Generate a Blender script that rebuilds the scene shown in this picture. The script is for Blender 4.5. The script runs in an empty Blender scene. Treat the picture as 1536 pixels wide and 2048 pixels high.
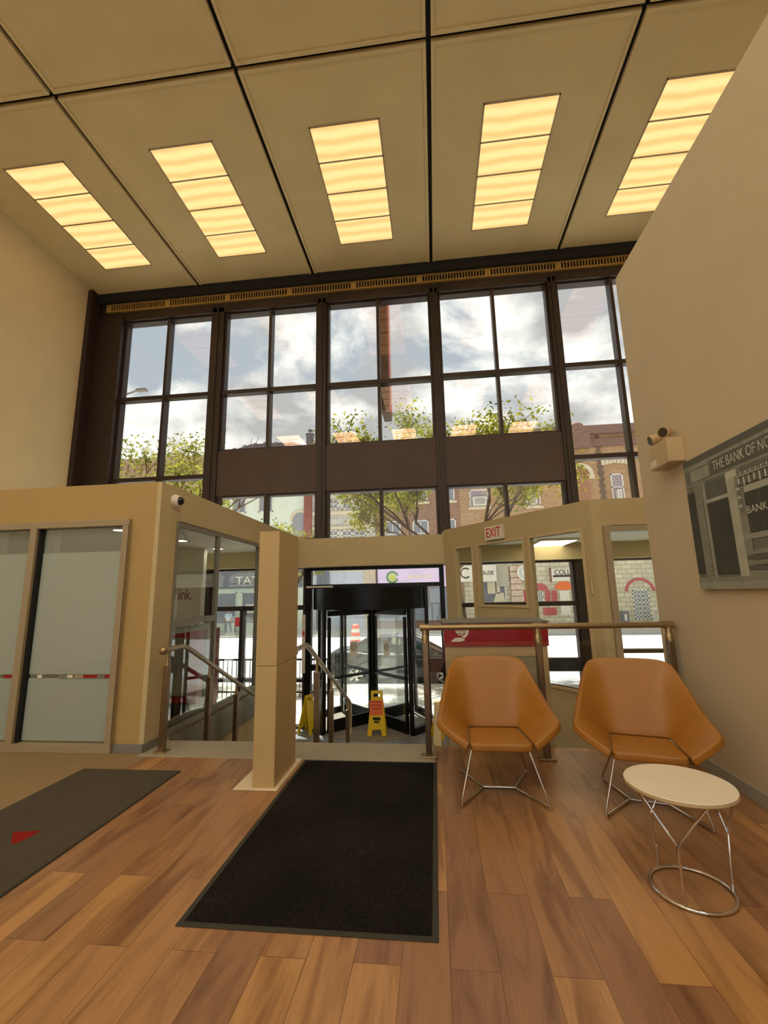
import bpy, bmesh, math, random
from mathutils import Vector, Matrix
PI = math.pi
random.seed(7)
C = bpy.context.scene.collection
SC = bpy.context.scene

# ------------------------------------------------------------------ camera
CAM = Vector((0, 0, 1.5)); F = 887.1
YAW, PIT, ROL = 0.109156, 0.182940, -0.0206623
_f = Vector((-math.sin(YAW) * math.cos(PIT), math.cos(YAW) * math.cos(PIT), math.sin(PIT)))
_r = Vector((math.cos(YAW), math.sin(YAW), 0)); _u = _r.cross(_f)
R_ = math.cos(ROL) * _r + math.sin(ROL) * _u
U_ = -math.sin(ROL) * _r + math.cos(ROL) * _u
cd = bpy.data.cameras.new('camera'); cam = bpy.data.objects.new('camera', cd); C.objects.link(cam)
cd.sensor_fit = 'HORIZONTAL'; cd.sensor_width = 36; cd.lens = 36 * F / 1536; cd.clip_start = 0.05; cd.clip_end = 400
cam.matrix_world = Matrix(((R_.x, U_.x, -_f.x, CAM.x), (R_.y, U_.y, -_f.y, CAM.y), (R_.z, U_.z, -_f.z, CAM.z), (0, 0, 0, 1)))
SC.camera = cam

def at(px, py, ax, val):
    """photo pixel -> point on the plane where coordinate ax equals val"""
    d = (px - 768) * R_ - (py - 1024) * U_ + F * _f
    return CAM + d * ((val - CAM[ax]) / d[ax])

# ------------------------------------------------------------------ view, sky, sun
SC.view_settings.view_transform = 'Standard'; SC.view_settings.look = 'None'
SC.view_settings.gamma = 1; SC.view_settings.use_curve_mapping = False
SC.view_settings.exposure = 0.0
SKY_STRENGTH = 1.45
LAMP_STRENGTH = 1.45
REAR_FILL = 10.5  # unseen rear rows, set far above the visible lamps to fill the hall
LAMP_COLOR = (1.0, 0.61, 0.25)
REAR_COLOR = (1.0, 0.86, 0.64)
SC.cycles.max_bounces = 12; SC.cycles.transparent_max_bounces = 24
SC.cycles.diffuse_bounces = 6; SC.cycles.glossy_bounces = 4
SC.cycles.sample_clamp_indirect = 6.0
SC.cycles.caustics_reflective = False; SC.cycles.caustics_refractive = False
SC.cycles.use_denoising = True

W = bpy.data.worlds.new('sky'); SC.world = W; W.use_nodes = True
nt = W.node_tree; nt.nodes.clear()
def N(nt, t, **k):
    n = nt.nodes.new(t)
    for a, b in k.items():
        if hasattr(n, a): setattr(n, a, b)
        else: n.inputs[a.replace('_', ' ')].default_value = b
    return n
def ramp(nt, stops, interp='LINEAR'):
    n = nt.nodes.new('ShaderNodeValToRGB'); cr = n.color_ramp; cr.interpolation = interp
    while len(cr.elements) < len(stops): cr.elements.new(0.5)
    for e, (p, c) in zip(cr.elements, stops):
        e.position = p; e.color = (*c, 1) if len(c) == 3 else c
    return n
tc = N(nt, 'ShaderNodeTexCoord'); mp = N(nt, 'ShaderNodeMapping')
mp.inputs['Scale'].default_value = (1, 1, 1.7); mp.inputs['Location'].default_value = (3.1, 0.4, 0.2)
nt.links.new(tc.outputs['Generated'], mp.inputs['Vector'])
n1 = N(nt, 'ShaderNodeTexNoise'); n1.inputs['Scale'].default_value = 2.6; n1.inputs['Detail'].default_value = 9
n1.inputs['Roughness'].default_value = 0.6; n1.inputs['Distortion'].default_value = 0.25
n2 = N(nt, 'ShaderNodeTexNoise'); n2.inputs['Scale'].default_value = 5.5; n2.inputs['Detail'].default_value = 8
nt.links.new(mp.outputs[0], n1.inputs['Vector']); nt.links.new(mp.outputs[0], n2.inputs['Vector'])
r1 = ramp(nt, [(0.41, (0, 0, 0)), (0.50, (1, 1, 1))]); nt.links.new(n1.outputs['Fac'], r1.inputs[0])
r2 = ramp(nt, [(0.41, (0.40, 0.40, 0.40)), (0.58, (0.90, 0.88, 0.82))]); nt.links.new(n2.outputs['Fac'], r2.inputs[0])
mx = N(nt, 'ShaderNodeMixRGB'); mx.inputs[1].default_value = (0.36, 0.405, 0.45, 1)
nt.links.new(r1.outputs[0], mx.inputs[0]); nt.links.new(r2.outputs[0], mx.inputs[2])
bg = N(nt, 'ShaderNodeBackground'); bg.inputs['Strength'].default_value = SKY_STRENGTH
ow = N(nt, 'ShaderNodeOutputWorld'); nt.links.new(mx.outputs[0], bg.inputs[0]); nt.links.new(bg.outputs[0], ow.inputs[0])

sl = bpy.data.lights.new('sun', 'SUN'); sl.energy = 11.0; sl.angle = 0.02; sl.color = (1, 0.95, 0.86)
so = bpy.data.objects.new('sun', sl); C.objects.link(so)
_sd = Vector((-0.22, 0.42, 1.25)).normalized()       # direction towards the sun
so.rotation_euler = _sd.to_track_quat('Z', 'Y').to_euler(); so.location = (0, 60, 90)

# ------------------------------------------------------------------ materials
MATS = {}
def new_mat(name):
    m = bpy.data.materials.new(name); m.use_nodes = True; m.node_tree.nodes.clear(); MATS[name] = m
    o = m.node_tree.nodes.new('ShaderNodeOutputMaterial')
    return m, m.node_tree, o
def lin(c):
    return tuple(((v / 255) / 12.92 if v / 255 <= 0.04045 else ((v / 255 + 0.055) / 1.055) ** 2.4) for v in c)
def mat(name, col, rough=0.6, metal=0.0, var=0.0, vscale=8.0, bump=0.0, bscale=60.0, spec=0.5, coat=0.0):
    m, t, o = new_mat(name); p = N(t, 'ShaderNodeBsdfPrincipled'); c = lin(col)
    p.inputs['Base Color'].default_value = (*c, 1); p.inputs['Roughness'].default_value = rough
    p.inputs['Metallic'].default_value = metal; p.inputs['Specular IOR Level'].default_value = spec
    p.inputs['Coat Weight'].default_value = coat
    x = N(t, 'ShaderNodeTexCoord')
    n = N(t, 'ShaderNodeTexNoise'); n.inputs['Scale'].default_value = vscale; n.inputs['Detail'].default_value = 5
    t.links.new(x.outputs['Object'], n.inputs['Vector'])
    v = max(var, 0.02)
    r = ramp(t, [(0.3, tuple(a * (1 - v) for a in c)), (0.7, tuple(min(1, a * (1 + v)) for a in c))])
    t.links.new(n.outputs['Fac'], r.inputs[0]); t.links.new(r.outputs[0], p.inputs['Base Color'])
    if bump:
        b = N(t, 'ShaderNodeTexNoise'); b.inputs['Scale'].default_value = bscale; b.inputs['Detail'].default_value = 3
        t.links.new(x.outputs['Object'], b.inputs['Vector'])
        bb = N(t, 'ShaderNodeBump'); bb.inputs['Strength'].default_value = bump; bb.inputs['Distance'].default_value = 0.01
        t.links.new(b.outputs['Fac'], bb.inputs['Height']); t.links.new(bb.outputs[0], p.inputs['Normal'])
    t.links.new(p.outputs[0], o.inputs[0]); return m
def emis(name, col, s, hidden=None):
    m, t, o = new_mat(name); e = N(t, 'ShaderNodeEmission'); e.inputs[0].default_value = (*col, 1); e.inputs[1].default_value = s
    t.links.new(e.outputs[0], o.inputs[0]); return m
def glassmat(name, tint=(0.97, 0.985, 0.98), refl=(1, 1, 1)):
    m, t, o = new_mat(name)
    tr = N(t, 'ShaderNodeBsdfTransparent'); tr.inputs[0].default_value = (*tint, 1)
    g = N(t, 'ShaderNodeBsdfGlossy'); g.inputs['Roughness'].default_value = 0.01; g.inputs[0].default_value = (*refl, 1)
    lw = N(t, 'ShaderNodeLayerWeight'); lw.inputs[0].default_value = 0.5
    pw = N(t, 'ShaderNodeMath'); pw.operation = 'POWER'; pw.inputs[1].default_value = 5; t.links.new(lw.outputs['Facing'], pw.inputs[0])
    fr = N(t, 'ShaderNodeMath'); fr.operation = 'MULTIPLY_ADD'; fr.inputs[1].default_value = 0.9; fr.inputs[2].default_value = 0.045; t.links.new(pw.outputs[0], fr.inputs[0])
    mixn = N(t, 'ShaderNodeMixShader')
    t.links.new(fr.outputs[0], mixn.inputs[0]); t.links.new(tr.outputs[0], mixn.inputs[1]); t.links.new(g.outputs[0], mixn.inputs[2])
    t.links.new(mixn.outputs[0], o.inputs[0]); return m
def brickmat(name, c1, c2, mortar, scale=1.0, w=0.22, h=0.075, rough=0.85, ax='xz', bump=0.3, msize=0.012):
    m, t, o = new_mat(name); p = N(t, 'ShaderNodeBsdfPrincipled'); p.inputs['Roughness'].default_value = rough
    x = N(t, 'ShaderNodeTexCoord'); s = N(t, 'ShaderNodeSeparateXYZ'); cb = N(t, 'ShaderNodeCombineXYZ')
    t.links.new(x.outputs['Object'], s.inputs[0])
    a, b2 = {'xz': (0, 2), 'xy': (0, 1), 'yz': (1, 2)}[ax]
    t.links.new(s.outputs[a], cb.inputs[0]); t.links.new(s.outputs[b2], cb.inputs[1])
    b = N(t, 'ShaderNodeTexBrick'); b.inputs['Scale'].default_value = scale
    b.inputs['Color1'].default_value = (*lin(c1), 1); b.inputs['Color2'].default_value = (*lin(c2), 1); b.inputs['Mortar'].default_value = (*lin(mortar), 1)
    b.inputs['Brick Width'].default_value = w; b.inputs['Row Height'].default_value = h; b.inputs['Mortar Size'].default_value = msize
    b.inputs['Bias'].default_value = 0.0
    t.links.new(cb.outputs[0], b.inputs['Vector'])
    n = N(t, 'ShaderNodeTexNoise'); n.inputs['Scale'].default_value = 0.6; n.inputs['Detail'].default_value = 6
    t.links.new(x.outputs['Object'], n.inputs['Vector'])
    hs = N(t, 'ShaderNodeMixRGB'); hs.blend_type = 'MULTIPLY'; hs.inputs[0].default_value = 0.5
    rr = ramp(t, [(0.3, (0.7, 0.7, 0.7)), (0.7, (1, 1, 1))]); t.links.new(n.outputs['Fac'], rr.inputs[0])
    t.links.new(b.outputs['Color'], hs.inputs[1]); t.links.new(rr.outputs[0], hs.inputs[2])
    t.links.new(hs.outputs[0], p.inputs['Base Color'])
    bb = N(t, 'ShaderNodeBump'); bb.inputs['Strength'].default_value = bump; bb.inputs['Distance'].default_value = 0.01; bb.invert = True
    t.links.new(b.outputs['Fac'], bb.inputs['Height']); t.links.new(bb.outputs[0], p.inputs['Normal'])
    t.links.new(p.outputs[0], o.inputs[0]); return m

wall_m = mat('wall_paint', (218, 199, 160), 0.75, var=0.03, vscale=2, bump=0.05, bscale=120)
wallr_m = mat('wall_paint_greige', (208, 192, 160), 0.75, var=0.03, vscale=2, bump=0.05, bscale=120)
trim_m = mat('painted_trim', (200, 178, 136), 0.5, var=0.03)
trimd_m = mat('taupe_frame', (160, 144, 114), 0.5, var=0.04)
part_m = mat('partition_paint', (196, 178, 136), 0.7, var=0.03, vscale=3)
offt_m = mat('office_front_lamp_tone', (178, 150, 94), 0.7, var=0.03, vscale=3)  # darker, lamp-warmed look of the front-facing wall put into its colour
exit_m = mat('pavilion_paint', (188, 170, 128), 0.7, var=0.03, vscale=3)
ceil_m = mat('ceiling_panel', (208, 188, 142), 0.8, var=0.05, vscale=1.2, bump=0.2, bscale=150)
black_m = mat('black_reveal', (16, 12, 11), 0.7)
bronze_m = mat('dark_bronze_metal', (58, 46, 40), 0.45, 0.35, var=0.12, vscale=6)
spand_m = mat('spandrel_panel', (74, 56, 46), 0.55, 0.1, var=0.06, vscale=1.5)
blackm_m = mat('black_metal', (14, 14, 15), 0.35, 0.4, var=0.2)
grey_m = mat('grey_base', (126, 122, 112), 0.7, var=0.06)
nos_m = mat('nosing_tile', (160, 150, 132), 0.6, var=0.08, vscale=30)
steel_m = mat('brushed_steel', (186, 174, 152), 0.28, 0.9, var=0.1, vscale=20)
steeld_m = mat('bronze_steel_post', (138, 118, 94), 0.3, 0.9, var=0.12, vscale=14)
railb_m = mat('champagne_rail', (168, 146, 108), 0.33, 0.85, var=0.06)
chrome_m = mat('chrome', (215, 210, 202), 0.12, 1.0)
alu_m = mat('aluminium_frame', (140, 136, 124), 0.4, 0.6, var=0.05)
white_m = mat('white_plastic', (230, 222, 205), 0.45)
offw_m = mat('offwhite_wall', (226, 226, 214), 0.8, var=0.03)
tabl_m = mat('table_laminate', (238, 226, 206), 0.4, var=0.01)
tabe_m = mat('table_edge', (200, 178, 140), 0.5)
red_m = mat('bank_red', (150, 14, 22), 0.35, var=0.05)
redb_m = mat('bright_red', (205, 28, 32), 0.5)
glass_m = glassmat('window_glass', refl=(1.0, 0.62, 0.46))
clear_m = glassmat('clear_glass', (0.95, 0.98, 0.965))
tint_m = glassmat('tinted_glass', (0.95, 0.975, 0.97))
tile_m = brickmat('lower_tile', (150, 156, 162), (136, 142, 150), (110, 112, 116), 1, 0.6, 0.6, 0.35, 'xy', 0.1, 0.01)
leather_m = mat('tan_leather', (162, 108, 38), 0.42, var=0.05, vscale=5, bump=0.12, bscale=220, coat=0.04)
yellow_m = mat('sign_yellow', (236, 200, 12), 0.45, var=0.04)
orange_m = mat('sign_orange', (240, 120, 60), 0.6)
ink_m = mat('black_ink', (24, 22, 20), 0.7)

# wood plank floor
m, t, o = new_mat('wood_planks'); wood_m = m
p = N(t, 'ShaderNodeBsdfPrincipled'); p.inputs['Roughness'].default_value = 0.36
x = N(t, 'ShaderNodeTexCoord'); s = N(t, 'ShaderNodeSeparateXYZ'); cb = N(t, 'ShaderNodeCombineXYZ')
t.links.new(x.outputs['Object'], s.inputs[0]); t.links.new(s.outputs[1], cb.inputs[0]); t.links.new(s.outputs[0], cb.inputs[1])
b = N(t, 'ShaderNodeTexBrick'); b.inputs['Scale'].default_value = 1; b.offset = 0.37
b.inputs['Color1'].default_value = (0, 0, 0, 1); b.inputs['Color2'].default_value = (1, 1, 1, 1); b.inputs['Mortar'].default_value = (0.35, 0.35, 0.35, 1)
b.inputs['Brick Width'].default_value = 1.3; b.inputs['Row Height'].default_value = 0.2; b.inputs['Mortar Size'].default_value = 0.0015
t.links.new(cb.outputs[0], b.inputs['Vector'])
sc_ = N(t, 'ShaderNodeVectorMath'); sc_.operation = 'MULTIPLY'; sc_.inputs[1].default_value = (1.1, 7, 1)
t.links.new(cb.outputs[0], sc_.inputs[0])
ad = N(t, 'ShaderNodeVectorMath'); ad.operation = 'ADD'
sc2 = N(t, 'ShaderNodeVectorMath'); sc2.operation = 'SCALE'; sc2.inputs['Scale'].default_value = 23.0
t.links.new(b.outputs['Color'], sc2.inputs[0]); t.links.new(sc_.outputs[0], ad.inputs[0]); t.links.new(sc2.outputs[0], ad.inputs[1])
g = N(t, 'ShaderNodeTexNoise'); g.inputs['Scale'].default_value = 1.0; g.inputs['Detail'].default_value = 4; g.inputs['Distortion'].default_value = 1.2
t.links.new(ad.outputs[0], g.inputs['Vector'])
sc3 = N(t, 'ShaderNodeVectorMath'); sc3.operation = 'MULTIPLY'; sc3.inputs[1].default_value = (5, 110, 1); t.links.new(cb.outputs[0], sc3.inputs[0])
g2 = N(t, 'ShaderNodeTexNoise'); g2.inputs['Scale'].default_value = 1.0; g2.inputs['Detail'].default_value = 3
t.links.new(sc3.outputs[0], g2.inputs['Vector'])
rp = ramp(t, [(0.0, lin((152, 112, 80))), (0.35, lin((166, 123, 84))), (0.7, lin((190, 144, 92))), (1.0, lin((152, 110, 80)))]); t.links.new(b.outputs['Color'], rp.inputs[0])
rg = ramp(t, [(0.33, (0.50, 0.42, 0.38)), (0.52, (0.95, 0.93, 0.92)), (0.75, (1.05, 1.02, 0.94))]); t.links.new(g.outputs['Fac'], rg.inputs[0])
rg2 = ramp(t, [(0.35, (0.86, 0.84, 0.82)), (0.6, (1, 1, 1))]); t.links.new(g2.outputs['Fac'], rg2.inputs[0])
m1 = N(t, 'ShaderNodeMixRGB'); m1.blend_type = 'MULTIPLY'; m1.inputs[0].default_value = 0.85; t.links.new(rp.outputs[0], m1.inputs[1]); t.links.new(rg.outputs[0], m1.inputs[2])
m2 = N(t, 'ShaderNodeMixRGB'); m2.blend_type = 'MULTIPLY'; m2.inputs[0].default_value = 0.8; t.links.new(m1.outputs[0], m2.inputs[1]); t.links.new(rg2.outputs[0], m2.inputs[2])
m3 = N(t, 'ShaderNodeMixRGB'); m3.blend_type = 'MULTIPLY'; m3.inputs[2].default_value = (0.45, 0.38, 0.32, 1); t.links.new(b.outputs['Fac'], m3.inputs[0]); t.links.new(m2.outputs[0], m3.inputs[1])
t.links.new(m3.outputs[0], p.inputs['Base Color']); t.links.new(p.outputs[0], o.inputs[0])

def carpet(name, c1, c2, scale=260, big=2.5, bigv=0.35):
    m, t, o = new_mat(name); p = N(t, 'ShaderNodeBsdfPrincipled'); p.inputs['Roughness'].default_value = 0.95; p.inputs['Specular IOR Level'].default_value = 0.1
    x = N(t, 'ShaderNodeTexCoord'); n = N(t, 'ShaderNodeTexNoise'); n.inputs['Scale'].default_value = scale; n.inputs['Detail'].default_value = 2
    n3 = N(t, 'ShaderNodeTexNoise'); n3.inputs['Scale'].default_value = big; n3.inputs['Detail'].default_value = 4
    t.links.new(x.outputs['Object'], n.inputs['Vector']); t.links.new(x.outputs['Object'], n3.inputs['Vector'])
    r = ramp(t, [(0.35, lin(c1)), (0.65, lin(c2))]); t.links.new(n.outputs['Fac'], r.inputs[0])
    r3 = ramp(t, [(0.35, (1 - bigv,) * 3), (0.65, (1, 1, 1))]); t.links.new(n3.outputs['Fac'], r3.inputs[0])
    mm = N(t, 'ShaderNodeMixRGB'); mm.blend_type = 'MULTIPLY'; mm.inputs[0].default_value = 1
    t.links.new(r.outputs[0], mm.inputs[1]); t.links.new(r3.outputs[0], mm.inputs[2]); t.links.new(mm.outputs[0], p.inputs['Base Color'])
    bb = N(t, 'ShaderNodeBump'); bb.inputs['Strength'].default_value = 0.8; bb.inputs['Distance'].default_value = 0.006
    t.links.new(n.outputs['Fac'], bb.inputs['Height']); t.links.new(bb.outputs[0], p.inputs['Normal'])
    t.links.new(p.outputs[0], o.inputs[0]); return m
matpile_m = carpet('black_mat_pile', (16, 14, 13), (50, 45, 42), 170, 1.6, 0.5)
rugpile_m = carpet('grey_rug_pile', (66, 60, 52), (104, 96, 84), 230, 1.2, 0.12)
carpet_m = carpet('beige_carpet', (140, 120, 88), (166, 142, 108), 200, 0.8, 0.1)
rubber_m = mat('mat_rubber_border', (50, 48, 40), 0.7)

# lamp diffuser: bands of the tubes behind the acrylic
m, t, o = new_mat('lamp_diffuser'); diff_m = m
e = N(t, 'ShaderNodeEmission'); x = N(t, 'ShaderNodeTexCoord'); wv = N(t, 'ShaderNodeTexWave'); wv.bands_direction = 'Y'
wv.inputs['Scale'].default_value = 1.25; wv.inputs['Distortion'].default_value = 1.6; wv.inputs['Detail'].default_value = 1
t.links.new(x.outputs['Object'], wv.inputs['Vector'])
r = ramp(t, [(0.0, (0.76, 0.74, 0.66)), (0.8, (1, 1, 1))]); t.links.new(wv.outputs['Fac'], r.inputs[0])
mm = N(t, 'ShaderNodeMixRGB'); mm.blend_type = 'MULTIPLY'; mm.inputs[0].default_value = 1; mm.inputs[2].default_value = (*LAMP_COLOR, 1)
t.links.new(r.outputs[0], mm.inputs[1]); t.links.new(mm.outputs[0], e.inputs[0]); e.inputs[1].default_value = LAMP_STRENGTH
t.links.new(e.outputs[0], o.inputs[0])

def lamp_copy(name, k):
    m = diff_m.copy(); m.name = name
    for n_ in m.node_tree.nodes:
        if n_.type == 'EMISSION': n_.inputs[1].default_value = k
        if n_.type == 'MIX_RGB': n_.inputs[2].default_value = (*REAR_COLOR, 1)
    return m
rear_m = lamp_copy('lamp_diffuser_rear_fill', REAR_FILL)
mid_m = lamp_copy('lamp_diffuser_overhead', 2.6)  # unseen overhead row, also brighter than the visible lamps for fill

# frosted film
m, t, o = new_mat('frosted_film'); frost_m = m
tl = N(t, 'ShaderNodeBsdfTranslucent'); tl.inputs[0].default_value = (0.80, 0.84, 0.82, 1)
df = N(t, 'ShaderNodeBsdfDiffuse'); df.inputs[0].default_value = (0.76, 0.76, 0.72, 1)
tr = N(t, 'ShaderNodeBsdfTransparent'); a1 = N(t, 'ShaderNodeMixShader'); a1.inputs[0].default_value = 0.5
a2 = N(t, 'ShaderNodeMixShader'); a2.inputs[0].default_value = 0.08
t.links.new(tl.outputs[0], a1.inputs[1]); t.links.new(df.outputs[0], a1.inputs[2]); t.links.new(a1.outputs[0], a2.inputs[1]); t.links.new(tr.outputs[0], a2.inputs[2])
t.links.new(a2.outputs[0], o.inputs[0])

sheer_m = frost_m.copy(); sheer_m.name = 'sheer_film'
[n_ for n_ in sheer_m.node_tree.nodes if n_.type == 'MIX_SHADER'][1].inputs[0].default_value = 0.75

# foliage
def leafmat(name, c1, c2):
    m, t, o = new_mat(name)
    x = N(t, 'ShaderNodeTexCoord'); n = N(t, 'ShaderNodeTexNoise'); n.inputs['Scale'].default_value = 1.6; t.links.new(x.outputs['Object'], n.inputs['Vector'])
    r = ramp(t, [(0.35, lin(c1)), (0.65, lin(c2))]); t.links.new(n.outputs['Fac'], r.inputs[0])
    d = N(t, 'ShaderNodeBsdfDiffuse'); l = N(t, 'ShaderNodeBsdfTranslucent'); a = N(t, 'ShaderNodeMixShader'); a.inputs[0].default_value = 0.5
    t.links.new(r.outputs[0], d.inputs[0]); t.links.new(r.outputs[0], l.inputs[0]); t.links.new(d.outputs[0], a.inputs[1]); t.links.new(l.outputs[0], a.inputs[2])
    t.links.new(a.outputs[0], o.inputs[0]); return m
leaf_m = leafmat('leaves', (96, 108, 44), (168, 168, 70))
bark_m = mat('bark', (88, 76, 60), 0.9, var=0.3, vscale=10, bump=0.5, bscale=30)

# ------------------------------------------------------------------ mesh helper
ORG = {}
class MB:
    def __init__(s): s.v = []; s.f = []; s.mi = []; s.k = 0
    def face(s, idx): s.f.append(idx); s.mi.append(s.k)
    def quad(s, *pts):
        n = len(s.v); s.v += [Vector(p) for p in pts]; s.face(tuple(range(n, n + len(pts)))); return s
    def box(s, x0, x1, y0, y1, z0, z1, M=None):
        n = len(s.v); P = [Vector((x, y, z)) for z in (z0, z1) for y in (y0, y1) for x in (x0, x1)]
        s.v += [M @ p for p in P] if M else P
        for q in ((0, 2, 3, 1), (4, 5, 7, 6), (0, 1, 5, 4), (2, 6, 7, 3), (0, 4, 6, 2), (1, 3, 7, 5)): s.face(tuple(n + i for i in q))
        return s
    def tube(s, path, r, seg=10, closed=False, caps=True, rads=None):
        P = [Vector(p) for p in path]; n = len(P); base = len(s.v)
        prev = None
        for i, p in enumerate(P):
            if closed: d = (P[(i + 1) % n] - P[i - 1])
            else: d = P[min(i + 1, n - 1)] - P[max(i - 1, 0)]
            d.normalize()
            if prev is None:
                a = Vector((0, 0, 1)) if abs(d.z) < 0.9 else Vector((1, 0, 0)); u = d.cross(a).normalized()
            else: u = (prev - d * prev.dot(d)).normalized()
            prev = u; w = d.cross(u); rr = rads[i] if rads else r
            k = 1.0
            if not closed and 0 < i < n - 1:
                c = max(0.35, math.cos((P[i] - P[i - 1]).angle(P[i + 1] - P[i]) / 2)); k = 1 / c if c > 0.6 else 1
            for j in range(seg):
                a = 2 * PI * j / seg; s.v.append(p + rr * (math.cos(a) * u + math.sin(a) * w))
        rng = n if closed else n - 1
        for i in range(rng):
            for j in range(seg):
                A = base + i * seg; B = base + ((i + 1) % n) * seg
                s.face((A + j, A + (j + 1) % seg, B + (j + 1) % seg, B + j))
        if caps and not closed:
            s.face(tuple(base + j for j in range(seg))[::-1]); s.face(tuple(base + (n - 1) * seg + j for j in range(seg)))
        return s
    def lathe(s, prof, c=(0, 0, 0), seg=32, a0=0, a1=2 * PI, M=None):
        base = len(s.v); full = abs(a1 - a0 - 2 * PI) < 1e-6; k = seg if full else seg + 1
        for r, z in prof:
            for j in range(k):
                a = a0 + (a1 - a0) * j / seg; p = Vector((c[0] + r * math.cos(a), c[1] + r * math.sin(a), c[2] + z))
                s.v.append(M @ p if M else p)
        for i in range(len(prof) - 1):
            for j in range(seg):
                j2 = (j + 1) % k
                s.face((base + i * k + j, base + i * k + j2, base + (i + 1) * k + j2, base + (i + 1) * k + j))
        return s
    def prism(s, poly, h0, h1, ax=2):
        """poly in the two other axes, extruded along ax"""
        def mk(a, b, c): return {2: (a, b, c), 1: (a, c, b), 0: (c, a, b)}[ax]
        n = len(s.v); k = len(poly)
        s.v += [Vector(mk(a, b, h0)) for a, b in poly] + [Vector(mk(a, b, h1)) for a, b in poly]
        s.face(tuple(n + i for i in range(k))[::-1]); s.face(tuple(n + k + i for i in range(k)))
        for i in range(k): s.face((n + i, n + (i + 1) % k, n + k + (i + 1) % k, n + k + i))
        return s
    def sphere(s, c, r, seg=16, rings=10, sc=(1, 1, 1), z0=-1.0):
        prof = []
        c = Vector(c)
        for i in range(rings + 1):
            a = -PI / 2 + PI * i / rings; prof.append((r * math.cos(a) + 1e-5, r * math.sin(a)))
        M = Matrix.Translation(c) @ Matrix.Diagonal((*sc, 1)); return s.lathe(prof, (0, 0, 0), seg, M=M)
    def build(s, name, mats, parent=None, bevel=0.0, smooth=False, seg=2, auto=True):
        me = bpy.data.meshes.new(name)
        org = Vector((0, 0, 0))
        if parent is not None: org = ORG.get(parent.name, org)
        me.from_pydata([tuple(Vector(p) - org) for p in s.v], [], s.f)
        if not isinstance(mats, (list, tuple)): mats = [mats]
        for mm_ in mats: me.materials.append(mm_)
        me.polygons.foreach_set('material_index', s.mi)
        bm = bmesh.new(); bm.from_mesh(me); bmesh.ops.remove_doubles(bm, verts=bm.verts, dist=1e-5)
        bmesh.ops.recalc_face_normals(bm, faces=bm.faces); bm.to_mesh(me); bm.free()
        if smooth: me.shade_smooth()
        o = bpy.data.objects.new(name, me); C.objects.link(o)
        if parent is not None: o.parent = parent; ORG[o.name] = org
        if bevel:
            b = o.modifiers.new('bevel', 'BEVEL'); b.width = bevel; b.segments = seg; b.limit_method = 'ANGLE'; b.angle_limit = math.radians(35)
        if smooth and auto:
            md = me; 
            try: me.set_sharp_from_angle(angle=math.radians(42))
            except Exception: pass
        return o
def tag(o, label=None, cat=None, group=None, kind=None):
    if label: o['label'] = label
    if cat: o['category'] = cat
    if group: o['group'] = group
    if kind: o['kind'] = kind
    return o
def thing(name, label, cat, loc=(0, 0, 0), group=None, kind=None):
    o = bpy.data.objects.new(name, None); C.objects.link(o); o.location = loc; ORG[o.name] = Vector(loc); o.empty_display_size = 0.1
    return tag(o, label, cat, group, kind)
def struct(name, loc=(0, 0, 0)):
    o = bpy.data.objects.new(name, None); C.objects.link(o); o.location = loc; ORG[o.name] = Vector(loc); o['kind'] = 'structure'; return o
def copy_tree(o, parent=None):
    c = o.copy(); C.objects.link(c); c.parent = parent
    for ch in [q for q in bpy.data.objects if q.parent == o]: copy_tree(ch, c)
    return c
def text(s, name, m, M, size, parent=None, ext=0.003, align='CENTER', sx=1.0):
    cu = bpy.data.curves.new('t', 'FONT'); cu.body = s; cu.size = size; cu.extrude = ext; cu.align_x = align; cu.align_y = 'CENTER'
    to = bpy.data.objects.new('t', cu); C.objects.link(to); bpy.context.view_layer.update()
    me = bpy.data.meshes.new_from_object(to.evaluated_get(bpy.context.evaluated_depsgraph_get()))
    bpy.data.objects.remove(to); bpy.data.curves.remove(cu)
    me.transform(Matrix.Diagonal((sx, 1, 1, 1)))
    me.transform(M)
    org = ORG.get(parent.name, Vector()) if parent else Vector()
    me.transform(Matrix.Translation(-org)); me.materials.clear(); me.materials.append(m); me.name = name
    o = bpy.data.objects.new(name, me); C.objects.link(o)
    if parent: o.parent = parent; ORG[o.name] = org
    return o
def frame_mat(o, xd, zn):
    """text frame: x along xd, normal zn"""
    xd = Vector(xd).normalized(); zn = Vector(zn).normalized(); yd = zn.cross(xd)
    return Matrix(((xd.x, yd.x, zn.x, o[0]), (xd.y, yd.y, zn.y, o[1]), (xd.z, yd.z, zn.z, o[2]), (0, 0, 0, 1)))
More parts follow.
